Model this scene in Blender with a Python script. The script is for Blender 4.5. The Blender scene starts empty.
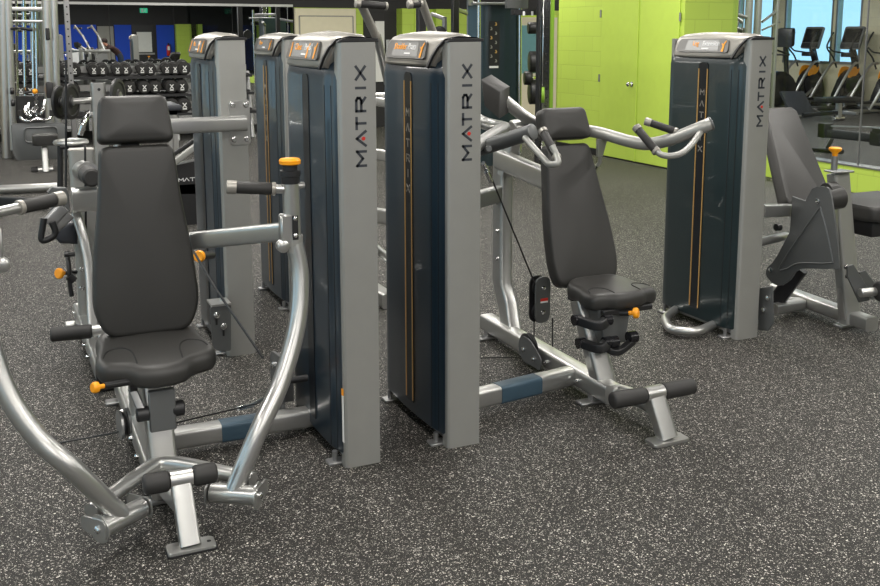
import bpy, bmesh, math, random
from mathutils import Vector, Matrix
random.seed(7)
scene = bpy.context.scene
COL = scene.collection
PI = math.pi
R = math.radians

# ------------------------------------------------------------------ camera
# world: X runs along the back wall, Y along the machines, camera stands at the origin
CAM_H, YAW, FPX, CX, CY = 1.62, R(24.8), 980.0, 450.0, 197.0
PITCH = math.atan(162 / FPX)
cam = bpy.data.cameras.new('camera')
cam.sensor_width = 36
cam.lens = FPX / 880 * 36
cam.shift_x = (440 - CX) / 880
cam.shift_y = -(293 - CY) / 880
cam.clip_end = 200
co = bpy.data.objects.new('camera', cam)
COL.objects.link(co)
co.location = (0, 0, CAM_H)
co.rotation_euler = (PI / 2 - PITCH, 0, -YAW)
scene.camera = co
scene.view_settings.view_transform = "Standard"; scene.view_settings.look = "None"; scene.view_settings.gamma = 1; scene.view_settings.exposure = .45
world = bpy.data.worlds.new('daylight'); scene.world = world; world.use_nodes = True
bg = world.node_tree.nodes['Background']; bg.inputs[0].default_value = (.70, .88, 1, 1); bg.inputs[1].default_value = 1.15

_s, _c, _sa, _ca = math.sin(PITCH), math.cos(PITCH), math.sin(YAW), math.cos(YAW)
def _ray(px, py):
    x = (px - CX) / FPX; y = (py - CY) / FPX; f = _c - y * _s
    return Vector((x * _ca + f * _sa, -x * _sa + f * _ca, -(_s + y * _c)))
def onz(px, py, z=0.0):       # measured point at a height
    r = _ray(px, py); return Vector((0, 0, CAM_H)) + r * ((z - CAM_H) / r.z)
def ony(px, py, Y):           # measured point at a depth
    r = _ray(px, py); return Vector((0, 0, CAM_H)) + r * (Y / r.y)
def onx(px, py, X):
    r = _ray(px, py); return Vector((0, 0, CAM_H)) + r * (X / r.x)

# ------------------------------------------------------------------ materials
def srgb(r, g, b):
    f = lambda c: (c / 255 / 12.92) if c / 255 <= .04045 else ((c / 255 + .055) / 1.055) ** 2.4
    return (f(r), f(g), f(b), 1)
def mat(name, col, rough=.5, metal=0.0, spec=.5, noise=None, bump=0, bscale=300, coat=0, emit=None, es=0):
    m = bpy.data.materials.new(name); m.use_nodes = True
    nt = m.node_tree; b = nt.nodes['Principled BSDF']
    b.inputs['Base Color'].default_value = col
    b.inputs['Roughness'].default_value = rough
    b.inputs['Metallic'].default_value = metal
    b.inputs['Specular IOR Level'].default_value = spec
    b.inputs['Coat Weight'].default_value = coat
    if emit:
        b.inputs['Emission Color'].default_value = emit; b.inputs['Emission Strength'].default_value = es
    tc = nt.nodes.new('ShaderNodeTexCoord')
    if noise is None: noise = .06
    n = nt.nodes.new('ShaderNodeTexNoise'); n.inputs['Scale'].default_value = 9; n.inputs['Detail'].default_value = 4
    nt.links.new(tc.outputs['Object'], n.inputs['Vector'])
    mr = nt.nodes.new('ShaderNodeMapRange'); mr.inputs['To Min'].default_value = 1 - noise; mr.inputs['To Max'].default_value = 1 + noise
    nt.links.new(n.outputs['Fac'], mr.inputs['Value'])
    vm = nt.nodes.new('ShaderNodeVectorMath'); vm.operation = 'SCALE'
    vm.inputs[0].default_value = col[:3]
    nt.links.new(mr.outputs['Result'], vm.inputs['Scale'])
    nt.links.new(vm.outputs['Vector'], b.inputs['Base Color'])
    if bump:
        n2 = nt.nodes.new('ShaderNodeTexNoise'); n2.inputs['Scale'].default_value = bscale
        nt.links.new(tc.outputs['Object'], n2.inputs['Vector'])
        bp = nt.nodes.new('ShaderNodeBump'); bp.inputs['Strength'].default_value = bump; bp.inputs['Distance'].default_value = .001
        nt.links.new(n2.outputs['Fac'], bp.inputs['Height']); nt.links.new(bp.outputs['Normal'], b.inputs['Normal'])
    return m
M = {}
M['silver'] = mat('silver_paint', (.50, .50, .485, 1), .30, .85, bump=.05, bscale=500)
M['silver_dull'] = mat('satin_grey_panel', (.35, .35, .33, 1), .40, .5)
M['grey_plate'] = mat('grey_plate', (.135, .14, .14, 1), .42, .45)
M['blue'] = mat('navy_shroud', (.014, .028, .042, 1), .34, 0, .5, coat=.3)
M['teal'] = mat('dark_teal_shroud', (.012, .025, .028, 1), .32, 0, .5, coat=.4)
M['cap'] = mat('warm_silver_cap', (.31, .295, .265, 1), .38, .4)
M['black'] = mat('black_plastic', (.012, .012, .013, 1), .45)
M['blackgloss'] = mat('black_gloss', (.01, .01, .012, 1), .2)
M['rubber'] = mat('black_rubber_grip', (.022, .021, .02, 1), .6, bump=.2, bscale=700)
M['vinyl'] = mat('charcoal_vinyl', (.030, .029, .027, 1), .46, 0, .45, bump=.15, bscale=600)
M['vinylside'] = mat('charcoal_vinyl_side', (.035, .038, .046, 1), .42, 0, .5, bump=.15, bscale=600)
M['piping'] = mat('seam_thread', (.006, .006, .006, 1), .7)
M['orange'] = mat('orange_plastic', srgb(246, 160, 20), .4)
M['gold'] = mat('gold_stripe', srgb(222, 178, 110), .35, .6)
M['chrome'] = mat('chrome', (.75, .75, .75, 1), .15, 1)
M['steel'] = mat('grey_steel', (.33, .33, .33, 1), .35, .8)
M['screen'] = mat('display_face', srgb(128, 128, 126), .25)
M['screenrim'] = mat('display_rim', srgb(84, 83, 80), .3, .1)
M['white'] = mat('white_paint', (.8, .8, .8, 1), .5)
M['letter'] = mat('dark_lettering', (.035, .04, .05, 1), .45)
M['red'] = mat('red', (.6, .03, .02, 1), .4)
M['tape'] = mat('blue_grey_sleeve', (.05, .09, .125, 1), .35, .2)
M['windowslot'] = mat('smoked_window', (.005, .007, .010, 1), .35)
M['iron'] = mat('black_iron_plate', (.018, .018, .018, 1), .45)
M['greenpl'] = mat('green_bumper', srgb(120, 160, 40), .5)
M['skin'] = mat('skin', srgb(196, 140, 115), .6)
M['brown'] = mat('brown_cloth', srgb(58, 38, 34), .9)
M['denim'] = mat('dark_denim', srgb(40, 52, 70), .9)
M['hair'] = mat('dark_hair', srgb(40, 28, 24), .8)
M['exit'] = mat('exit_green', srgb(30, 160, 120), .5, emit=srgb(60, 200, 150), es=.6)
M['paper'] = mat('paper', srgb(225, 225, 218), .8)
M['bluewall'] = mat('blue_painted_block', srgb(14, 70, 190), .7)
M['lbl'] = mat('white_label', srgb(225, 225, 222), .5)

def wall_mat(name, low, high, zsplit=None, bw=.4, bh=.2, low2=None, mortar=.35, rough=.6):
    """painted cinder block: two paint colours split at a height, mortar joints as bump"""
    m = bpy.data.materials.new(name); m.use_nodes = True
    nt = m.node_tree; L = nt.links; b = nt.nodes['Principled BSDF']; b.inputs['Roughness'].default_value = rough
    geo = nt.nodes.new('ShaderNodeNewGeometry')
    sp = nt.nodes.new('ShaderNodeSeparateXYZ'); L.new(geo.outputs['Position'], sp.inputs[0])
    ad = nt.nodes.new('ShaderNodeMath'); ad.operation = 'ADD'; L.new(sp.outputs['X'], ad.inputs[0]); L.new(sp.outputs['Y'], ad.inputs[1])
    cb = nt.nodes.new('ShaderNodeCombineXYZ'); L.new(ad.outputs[0], cb.inputs[0]); L.new(sp.outputs['Z'], cb.inputs[1])
    br = nt.nodes.new('ShaderNodeTexBrick'); br.inputs['Scale'].default_value = 1
    br.inputs['Brick Width'].default_value = bw; br.inputs['Row Height'].default_value = bh
    br.inputs['Mortar Size'].default_value = .006; br.inputs['Mortar Smooth'].default_value = .3
    br.inputs['Color1'].default_value = (1, 1, 1, 1); br.inputs['Color2'].default_value = (.96, .96, .96, 1); br.inputs['Mortar'].default_value = (.86, .86, .86, 1)
    L.new(cb.outputs[0], br.inputs['Vector'])
    mx = nt.nodes.new('ShaderNodeMix'); mx.data_type = 'RGBA'; mx.blend_type = 'MULTIPLY'; mx.inputs[0].default_value = 1
    if zsplit:
        gt = nt.nodes.new('ShaderNodeMath'); gt.operation = 'GREATER_THAN'; gt.inputs[1].default_value = zsplit; L.new(sp.outputs['Z'], gt.inputs[0])
        m2 = nt.nodes.new('ShaderNodeMix'); m2.data_type = 'RGBA'; L.new(gt.outputs[0], m2.inputs[0])
        m2.inputs[6].default_value = low; m2.inputs[7].default_value = high; L.new(m2.outputs[2], mx.inputs[6])
    else:
        mx.inputs[6].default_value = low
    L.new(br.outputs['Color'], mx.inputs[7]); L.new(mx.outputs[2], b.inputs['Base Color'])
    n = nt.nodes.new('ShaderNodeTexNoise'); n.inputs['Scale'].default_value = 60; L.new(geo.outputs['Position'], n.inputs['Vector'])
    a2 = nt.nodes.new('ShaderNodeMath'); a2.operation = 'MULTIPLY_ADD'; L.new(n.outputs['Fac'], a2.inputs[0]); a2.inputs[1].default_value = .25
    sub = nt.nodes.new('ShaderNodeMath'); sub.operation = 'SUBTRACT'; sub.inputs[0].default_value = 1; L.new(br.outputs['Fac'], sub.inputs[1])
    L.new(sub.outputs[0], a2.inputs[2])
    bp = nt.nodes.new('ShaderNodeBump'); bp.inputs['Strength'].default_value = mortar; bp.inputs['Distance'].default_value = .006
    L.new(a2.outputs[0], bp.inputs['Height']); L.new(bp.outputs['Normal'], b.inputs['Normal'])
    return m
LIME = srgb(184, 210, 84); DARKW = srgb(34, 33, 33); CREAM = srgb(226, 218, 188)
M['limewall'] = wall_mat('lime_block_wall', LIME, DARKW, 2.08)
M['limefull'] = wall_mat('lime_block_wall_low', LIME, DARKW, 2.6)
M['darkwall'] = wall_mat('dark_block_wall', DARKW, DARKW)
M['creamwall'] = wall_mat('cream_block_wall', CREAM, CREAM)
M['limedoor'] = mat('lime_door_paint', LIME, .5)
M['lightgreen'] = mat('lime_door_edge', srgb(190, 214, 90), .5)
M['cream'] = mat('cream_paint', CREAM, .55)
M['greywall'] = mat('warm_grey_wall', srgb(150, 148, 140), .8)
M['ceil'] = mat('black_ceiling', (.012, .012, .012, 1), .9)

def floor_mat():
    m = bpy.data.materials.new('speckled_rubber_floor'); m.use_nodes = True
    nt = m.node_tree; L = nt.links; b = nt.nodes['Principled BSDF']
    tc = nt.nodes.new('ShaderNodeTexCoord')
    nz = nt.nodes.new('ShaderNodeTexNoise'); nz.inputs['Scale'].default_value = 200; nz.inputs['Detail'].default_value = 2
    L.new(tc.outputs['Object'], nz.inputs['Vector'])
    mxv = nt.nodes.new('ShaderNodeMix'); mxv.data_type = 'VECTOR'; mxv.inputs[0].default_value = .012
    L.new(tc.outputs['Object'], mxv.inputs[4]); L.new(nz.outputs['Color'], mxv.inputs[5])
    def flecks(scale, thr, size):
        v = nt.nodes.new('ShaderNodeTexVoronoi'); v.inputs['Scale'].default_value = scale; v.inputs['Randomness'].default_value = 1
        L.new(mxv.outputs[1], v.inputs['Vector'])
        sp = nt.nodes.new('ShaderNodeSeparateColor'); L.new(v.outputs['Color'], sp.inputs[0])
        g = nt.nodes.new('ShaderNodeMath'); g.operation = 'GREATER_THAN'; g.inputs[1].default_value = thr; L.new(sp.outputs[0], g.inputs[0])
        # fleck size varies cell by cell
        sz = nt.nodes.new('ShaderNodeMath'); sz.operation = 'MULTIPLY'; sz.inputs[1].default_value = size; L.new(sp.outputs[1], sz.inputs[0])
        l = nt.nodes.new('ShaderNodeMath'); l.operation = 'LESS_THAN'; L.new(v.outputs['Distance'], l.inputs[0]); L.new(sz.outputs[0], l.inputs[1])
        mu = nt.nodes.new('ShaderNodeMath'); mu.operation = 'MULTIPLY'; L.new(g.outputs[0], mu.inputs[0]); L.new(l.outputs[0], mu.inputs[1])
        mb = nt.nodes.new('ShaderNodeMath'); mb.operation = 'MULTIPLY'; L.new(mu.outputs[0], mb.inputs[0]); L.new(sp.outputs[2], mb.inputs[1])
        return mb
    f1 = flecks(185, .79, .66); f2 = flecks(330, .72, .64); f3 = flecks(130, .92, .44)
    a = nt.nodes.new('ShaderNodeMath'); a.operation = 'ADD'; L.new(f1.outputs[0], a.inputs[0]); L.new(f2.outputs[0], a.inputs[1])
    a2 = nt.nodes.new('ShaderNodeMath'); a2.operation = 'ADD'; a2.use_clamp = True; L.new(a.outputs[0], a2.inputs[0]); L.new(f3.outputs[0], a2.inputs[1])
    big = nt.nodes.new('ShaderNodeTexNoise'); big.inputs['Scale'].default_value = 1.3; big.inputs['Detail'].default_value = 5
    L.new(tc.outputs['Object'], big.inputs['Vector'])
    cr = nt.nodes.new('ShaderNodeMapRange'); cr.inputs['To Min'].default_value = .6; cr.inputs['To Max'].default_value = 1.4
    L.new(big.outputs['Fac'], cr.inputs['Value'])
    base = nt.nodes.new('ShaderNodeVectorMath'); base.operation = 'SCALE'; base.inputs[0].default_value = (.015, .0142, .0125)
    L.new(cr.outputs['Result'], base.inputs['Scale'])
    # fine tile seams of the rolled rubber, 1.2 m strips
    sp2 = nt.nodes.new('ShaderNodeSeparateXYZ'); L.new(tc.outputs['Object'], sp2.inputs[0])
    md = nt.nodes.new('ShaderNodeMath'); md.operation = 'PINGPONG'; md.inputs[1].default_value = .61; L.new(sp2.outputs['Y'], md.inputs[0])
    sm = nt.nodes.new('ShaderNodeMath'); sm.operation = 'GREATER_THAN'; sm.inputs[1].default_value = .0015; L.new(md.outputs[0], sm.inputs[0])
    mx = nt.nodes.new('ShaderNodeMix'); mx.data_type = 'RGBA'; L.new(a2.outputs[0], mx.inputs[0]); L.new(base.outputs[0], mx.inputs[6]); mx.inputs[7].default_value = (.80, .76, .69, 1)
    m3 = nt.nodes.new('ShaderNodeMix'); m3.data_type = 'RGBA'; L.new(sm.outputs[0], m3.inputs[0]); m3.inputs[6].default_value = (.012, .012, .012, 1); L.new(mx.outputs[2], m3.inputs[7])
    L.new(m3.outputs[2], b.inputs['Base Color'])
    b.inputs['Roughness'].default_value = .6; b.inputs['Specular IOR Level'].default_value = .22
    bp = nt.nodes.new('ShaderNodeBump'); bp.inputs['Strength'].default_value = .25; bp.inputs['Distance'].default_value = .002
    L.new(nz.outputs['Fac'], bp.inputs['Height']); L.new(bp.outputs['Normal'], b.inputs['Normal'])
    return m
M['floor'] = floor_mat()
def mirror_mat():
    m = bpy.data.materials.new('mirror_glass'); m.use_nodes = True; b = m.node_tree.nodes['Principled BSDF']
    b.inputs['Base Color'].default_value = (.80, .82, .82, 1); b.inputs['Metallic'].default_value = 1; b.inputs['Roughness'].default_value = .0
    return m
M['mirror'] = mirror_mat()
def glass_mat(name, tint, refl=.06):
    m = bpy.data.materials.new(name); m.use_nodes = True; nt = m.node_tree
    for n in list(nt.nodes): nt.nodes.remove(n)
    o = nt.nodes.new('ShaderNodeOutputMaterial'); t = nt.nodes.new('ShaderNodeBsdfTransparent'); t.inputs[0].default_value = tint
    g = nt.nodes.new('ShaderNodeBsdfGlossy'); g.inputs['Roughness'].default_value = .0
    mx = nt.nodes.new('ShaderNodeMixShader'); mx.inputs[0].default_value = refl
    nt.links.new(t.outputs[0], mx.inputs[1]); nt.links.new(g.outputs[0], mx.inputs[2]); nt.links.new(mx.outputs[0], o.inputs[0])
    return m
M['glass'] = glass_mat('clear_glass', (.93, .96, .96, 1), .03)
M['winglass'] = glass_mat('frosted_window_glass', (.72, .88, .96, 1), .04)

# ------------------------------------------------------------------ mesh helpers
def new_bm(): return bmesh.new()
def build(name, bm, m, parent=None, smooth=True, angle=40):
    bmesh.ops.recalc_face_normals(bm, faces=bm.faces)
    me = bpy.data.meshes.new(name); bm.to_mesh(me); bm.free()
    me.materials.append(M[m] if isinstance(m, str) else m)
    if smooth:
        me.polygons.foreach_set('use_smooth', [True] * len(me.polygons))
        try: me.set_sharp_from_angle(angle=R(angle))
        except Exception: pass
    o = bpy.data.objects.new(name, me); COL.objects.link(o)
    if parent is not None:
        o.parent = parent
        root = parent
        w = Vector((0, 0, 0))
        while root is not None:
            w += root.location if root.type == 'EMPTY' else Vector((0, 0, 0)); root = root.parent
        if parent.type == 'EMPTY': o.matrix_parent_inverse = Matrix.Translation(-parent.location)
    return o
def tag(o, label=None, cat=None, group=None, kind=None):
    if label: o['label'] = label
    if cat: o['category'] = cat
    if group: o['group'] = group
    if kind: o['kind'] = kind
    return o
def thing(name, loc, label, cat, group=None):
    o = bpy.data.objects.new(name, None); COL.objects.link(o); o.location = loc; o.empty_display_size = .1
    return tag(o, label, cat, group)
def struct(name, bm, m, parent=None):
    o = build(name, bm, m, parent, smooth=False)
    if parent is None: o['kind'] = 'structure'
    return o
def copy_tree(o, parent=None):
    c = o.copy(); COL.objects.link(c)
    if parent is not None: c.parent = parent
    for ch in list(o.children): copy_tree(ch, c)
    return c
def box(bm, x0, x1, y0, y1, z0, z1, bev=0, seg=2, rot=None, org=None):
    r = bmesh.ops.create_cube(bm, size=1); vs = r['verts']
    for v in vs:
        v.co = Vector(((x0 + x1) / 2 + v.co.x * (x1 - x0), (y0 + y1) / 2 + v.co.y * (y1 - y0), (z0 + z1) / 2 + v.co.z * (z1 - z0)))
    if bev:
        es = list({e for v in vs for e in v.link_edges})
        r2 = bmesh.ops.bevel(bm, geom=es, offset=bev, segments=seg, profile=.5, affect='EDGES')
        vs = list({v for f in r2['faces'] for v in f.verts} | {v for v in vs if v.is_valid})
    if rot is not None:
        o = Vector(org) if org is not None else Vector(((x0 + x1) / 2, (y0 + y1) / 2, (z0 + z1) / 2))
        for v in vs: v.co = rot @ (v.co - o) + o
    return vs
def smooth_path(pts, n=6):
    P = [Vector(p) for p in pts]
    if len(P) < 3: return P
    out = []
    Q = [2 * P[0] - P[1]] + P + [2 * P[-1] - P[-2]]
    for i in range(1, len(Q) - 2):
        for k in range(n):
            t = k / n; a, b, c, d = Q[i - 1], Q[i], Q[i + 1], Q[i + 2]
            out.append(.5 * ((2 * b) + (c - a) * t + (2 * a - 5 * b + 4 * c - d) * t * t + (-a + 3 * b - 3 * c + d) * t ** 3))
    out.append(P[-1]); return out
def fillet(pts, r=.05, n=5):
    """polyline with rounded corners"""
    P = [Vector(p) for p in pts]; out = [P[0]]
    for i in range(1, len(P) - 1):
        a, b, c = P[i - 1], P[i], P[i + 1]
        d1 = (a - b); d2 = (c - b); rr = min(r, d1.length * .45, d2.length * .45)
        p = b + d1.normalized() * rr; q = b + d2.normalized() * rr
        for k in range(n + 1):
            t = k / n; out.append((1 - t) ** 2 * p + 2 * t * (1 - t) * b + t * t * q)
    out.append(P[-1]); return out
def sweep(bm, path, prof, up=(0, 0, 1), cap=True, scales=None):
    """prof: list of (a,b); a along side, b along up"""
    P = [Vector(p) for p in path]; n = len(P); rings = []
    up = Vector(up); prev = None
    for i, p in enumerate(P):
        t = (P[min(i + 1, n - 1)] - P[max(i - 1, 0)]).normalized()
        if prev is None:
            u = up - t * up.dot(t)
            if u.length < 1e-3: u = Vector((0, 1, 0)) - t * t.y
            if u.length < 1e-3: u = Vector((1, 0, 0))
        else:
            u = prev - t * prev.dot(t)
        u.normalize(); prev = u; s = t.cross(u)
        k = scales[i] if scales else 1
        rings.append([bm.verts.new(p + s * a * k + u * b * k) for a, b in prof])
    m = len(prof)
    for i in range(n - 1):
        for j in range(m):
            bm.faces.new((rings[i][j], rings[i][(j + 1) % m], rings[i + 1][(j + 1) % m], rings[i + 1][j]))
    if cap:
        bm.faces.new(rings[0][::-1]); bm.faces.new(rings[-1])
def circ(r, n=16): return [(r * math.cos(2 * PI * k / n), r * math.sin(2 * PI * k / n)) for k in range(n)]
def oval(a, b, n=16, e=.5):
    o = []
    for k in range(n):
        c, s = math.cos(2 * PI * (k + .5) / n), math.sin(2 * PI * (k + .5) / n)
        o.append((a * math.copysign(abs(c) ** e, c), b * math.copysign(abs(s) ** e, s)))
    return o
def tube(bm, pts, r, n=16): sweep(bm, pts, circ(r, n))
def beam(bm, pts, w, h, up=(0, 0, 1), e=.32): sweep(bm, pts, oval(w / 2, h / 2, 20, e), up)
def lathe(bm, c, axis, prof, n=24):
    """prof: (distance along axis, radius)"""
    c = Vector(c); ax = Vector(axis).normalized(); u = ax.orthogonal().normalized(); w = ax.cross(u); rings = []
    for d, r in prof:
        r = max(r, 1e-4)
        rings.append([bm.verts.new(c + ax * d + (u * math.cos(2 * PI * k / n) + w * math.sin(2 * PI * k / n)) * r) for k in range(n)])
    for i in range(len(rings) - 1):
        for j in range(n):
            bm.faces.new((rings[i][j], rings[i][(j + 1) % n], rings[i + 1][(j + 1) % n], rings[i + 1][j]))
    bm.faces.new(rings[0][::-1]); bm.faces.new(rings[-1])
def cyl(bm, a, b, r, n=20, bev=0):
    a = Vector(a); b = Vector(b); l = (b - a).length
    if bev: pr = [(0, r - bev), (bev, r), (l - bev, r), (l, r - bev)]
    else: pr = [(0, r), (l, r)]
    lathe(bm, a, b - a, pr, n)
def prism(bm, poly, d, bev=0, seg=2):
    """poly: list of 3D points (planar), extruded by vector d"""
    d = Vector(d); A = [bm.verts.new(Vector(p)) for p in poly]; B = [bm.verts.new(Vector(p) + d) for p in poly]
    n = len(A); fs = [bm.faces.new(A[::-1]), bm.faces.new(B)]
    for i in range(n): fs.append(bm.faces.new((A[i], A[(i + 1) % n], B[(i + 1) % n], B[i])))
    if bev:
        es = list({e for f in fs[:2] for e in f.edges})
        bmesh.ops.bevel(bm, geom=es, offset=bev, segments=seg, profile=.5, affect='EDGES')
def closed_smooth(pts, n=5):
    P = [Vector(p) for p in pts]; N = len(P); out = []
    for i in range(N):
        a, b, c, d = P[i - 1], P[i], P[(i + 1) % N], P[(i + 2) % N]
        for k in range(n):
            t = k / n
            out.append(.5 * ((2 * b) + (c - a) * t + (2 * a - 5 * b + 4 * c - d) * t * t + (-a + 3 * b - 3 * c + d) * t ** 3))
    return out
def rounded_poly(pts, r, n=5):
    P = [Vector(p) for p in pts]; N = len(P); out = []
    rs = r if isinstance(r, (list, tuple)) else [r] * N
    for i in range(N):
        a, b, c = P[i - 1], P[i], P[(i + 1) % N]; d1 = a - b; d2 = c - b
        rr = min(rs[i], d1.length * .48, d2.length * .48)
        p = b + d1.normalized() * rr; q = b + d2.normalized() * rr
        for k in range(n + 1):
            t = k / n; out.append((1 - t) ** 2 * p + 2 * t * (1 - t) * b + t * t * q)
    return out
def bolt(bm, c, ax, r=.009, h=.008): lathe(bm, c, ax, [(0, r), (h * .7, r), (h, r * .6)], 10)
def padmesh(bm, outline, org, ux, uy, thick, rnd=.02, crown=.012):
    """cushion: 2D outline in (ux,uy) plane, soft edge, crowned front; thickness goes along -(ux x uy)"""
    ux = Vector(ux).normalized(); uy = Vector(uy).normalized(); n = ux.cross(uy); org = Vector(org)
    C = sum((Vector((p[0], p[1], 0)) for p in outline), Vector()) / len(outline)
    prof = []
    for f in (0, .3, .6, .8): prof.append((f, crown * (1 - f * f), None))
    rings = []
    def ring(sc, inset, h):
        vs = []
        for p in outline:
            q = Vector((p[0] - C.x, p[1] - C.y, 0)); L = q.length
            q2 = q * sc * max(0, (L - inset) / L)
            x, y = C.x + q2.x, C.y + q2.y
            vs.append(bm.verts.new(org + ux * x + uy * y + n * h))
        return vs
    for f in (.02, .3, .55, .75, .9): rings.append(ring(f, rnd, crown * (1 - f ** 3)))
    for k in range(0, 6):
        a = k / 5 * PI / 2; rings.append(ring(1, rnd * (1 - math.sin(a)), -rnd * (1 - math.cos(a))))
    rings.append(ring(1, 0, -thick + rnd * .5)); rings.append(ring(1, rnd * .5, -thick)); rings.append(ring(.02, 0, -thick))
    m = len(outline)
    for i in range(len(rings) - 1):
        for j in range(m): bm.faces.new((rings[i][j], rings[i][(j + 1) % m], rings[i + 1][(j + 1) % m], rings[i + 1][j]))
    bm.faces.new(rings[0][::-1]); bm.faces.new(rings[-1])
def out2(pts, n=5): return [(p.x, p.y) for p in closed_smooth([(a, b, 0) for a, b in pts], n)]
def rout(pts, r, n=5): return [(p.x, p.y) for p in rounded_poly([(a, b, 0) for a, b in pts], r, n)]

# stroke lettering (letters drawn as bars): unit cell 1 wide x 1 high
LET = {'M': [[(0, 0), (0, 1), (.5, .35), (1, 1), (1, 0)]], 'A': [[(0, 0), (.5, 1), (1, 0)]], 'T': [[(0, 1), (1, 1)], [(.5, 1), (.5, 0)]],
       'R': [[(0, 0), (0, 1), (.8, 1), (.98, .85), (.98, .6), (.8, .45), (0, .45)], [(.55, .45), (1, 0)]], 'I': [[(.5, 0), (.5, 1)]],
       'X': [[(0, 0), (1, 1)], [(0, 1), (1, 0)]]}
def strokes(bm, ch, org, ux, uy, w, h, t, d=.0015):
    ux = Vector(ux); uy = Vector(uy); n = ux.cross(uy); org = Vector(org)
    for pl in LET[ch]:
        for (a, b) in zip(pl[:-1], pl[1:]):
            A = org + ux * a[0] * w + uy * a[1] * h; B = org + ux * b[0] * w + uy * b[1] * h
            dr = (B - A).normalized(); s = dr.cross(n).normalized() * t / 2; A = A - dr * t * .4; B = B + dr * t * .4
            prism(bm, [A - s, B - s, B + s, A + s], n * d)
def text_obj(name, body, size, org, ux, uy, m, parent, align='CENTER', depth=.0008, sx=1.0):
    cu = bpy.data.curves.new(name, 'FONT'); cu.body = body; cu.size = size; cu.extrude = depth; cu.align_x = align; cu.align_y = 'CENTER'
    tmp = bpy.data.objects.new(name, cu); COL.objects.link(tmp)
    me = bpy.data.meshes.new_from_object(tmp); bpy.data.objects.remove(tmp)
    ux = Vector(ux).normalized(); uy = Vector(uy).normalized(); n = ux.cross(uy)
    me.transform(Matrix(((ux.x * sx, uy.x, n.x, org[0]), (ux.y * sx, uy.y, n.y, org[1]), (ux.z * sx, uy.z, n.z, org[2]), (0, 0, 0, 1))))
    me.materials.clear(); me.materials.append(M[m])
    o = bpy.data.objects.new(name, me); COL.objects.link(o)
    if parent is not None:
        o.parent = parent
        if parent.type == 'EMPTY': o.matrix_parent_inverse = Matrix.Translation(-parent.location)
    return o

# ------------------------------------------------------------------ room
XL, XR, YB, YF, ZC = -4.6, 8.05, -13.0, 16.5, 3.5
XG, YG0, YG1 = 7.4, 9.45, 12.3       # store room block with the double door
bm = new_bm(); box(bm, XL - .2, 20, YB - .2, 28, -.1, 0); struct('floor', bm, 'floor')
bm = new_bm(); box(bm, XL - .2, 20, YB - .2, 28, ZC, ZC + .1); struct('ceiling', bm, 'ceil')
bm = new_bm(); box(bm, XL - .2, 10.9, YF, YF + .2, 0, ZC); struct('wall_back', bm, 'limewall')
# left wall with tall windows behind the photographer's left
bm = new_bm()
wy = [(-10, -7), (-5.5, -2.5), (-1, 2), (3.5, 6.5), (8, 11)]
yy = YB
for a, b in wy:
    box(bm, XL - .2, XL, yy, a, 0, ZC); box(bm, XL - .2, XL, a, b, 0, .5); box(bm, XL - .2, XL, a, b, 2.9, ZC); yy = b
box(bm, XL - .2, XL, yy, YF, 0, ZC); struct('wall_left', bm, 'creamwall')
for i, (a, b) in enumerate(wy):
    bm = new_bm(); box(bm, XL - .12, XL - .11, a, b, .5, 2.9); w = struct('window_%d' % (i + 1), bm, 'winglass')
    f = new_bm(); box(f, XL - .16, XL - .06, (a + b) / 2 - .03, (a + b) / 2 + .03, .5, 2.9); build('window_frame', f, 'black', w)
# rear wall (seen only in the mirror)
bm = new_bm(); box(bm, XL - .2, XR + .2, YB - .2, YB, 0, ZC); struct('wall_rear', bm, 'darkwall')
# right wall: low lime kerb with glass above
bm = new_bm(); box(bm, XR, XR + .14, YB, YG0, 0, .27); struct('wall_right', bm, 'limefull')
bm = new_bm(); box(bm, XR - .012, XR + .15, YB, YG0, .27, .285); struct('trim_1', bm, 'steel')
bm = new_bm()
box(bm, XR + .06, XR + .07, YB, YG0, .285, 3.3); w = struct('window_6', bm, 'glass')
for y in (7.42, 5.6, 3.8):
    f = new_bm(); box(f, XR + .057, XR + .073, y - .006, y + .006, .285, 3.3); build('window_seam', f, 'steel', w)
bm = new_bm(); box(bm, XR, XR + .14, YB, YG0, 3.3, ZC); struct('wall_right_header', bm, 'darkwall')
# the store room block with its double door
bm = new_bm(); box(bm, XG, XR + .14, YG0, YG1, 0, ZC); struct('wall_storeroom', bm, 'limefull')
bm = new_bm(); box(bm, XG - .012, XG, 11.22, YG1, 0, .09); box(bm, XG - .006, XG, YG0, 11.2, 0, .02); struct('baseboard_storeroom', bm, 'black')
def leaf(n, y0, y1):
    bm = new_bm(); box(bm, XG - .018, XG - .002, y0 + .006, y1 - .006, .02, 2.2, .003, 1); d = struct(n, bm, 'limedoor'); return d
d1 = leaf('door_1', 10.35, 11.18)
k = new_bm(); lathe(k, (XG - .018, 10.44, 1.0), (-1, 0, 0), [(0, .033), (.006, .033), (.008, .014), (.035, .013), (.045, .028), (.065, .03), (.078, .018)], 20); build('door_knob', k, 'chrome', d1)
for z in (1.05, 1.9):
    k = new_bm(); cyl(k, (XG - .022, 11.19, z - .05), (XG - .022, 11.19, z + .05), .012); build('hinge', k, 'steel', d1)
d2 = leaf('door_2', 9.52, 10.33)
for z in (.4, 1.83):
    k = new_bm(); cyl(k, (XG - .022, 9.51, z - .05), (XG - .022, 9.51, z + .05), .012); build('hinge', k, 'steel', d2)
k = new_bm(); box(k, XG - .03, XG - .018, 10.325, 10.35, .02, 2.2); build('astragal', k, 'limedoor', d2)
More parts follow.
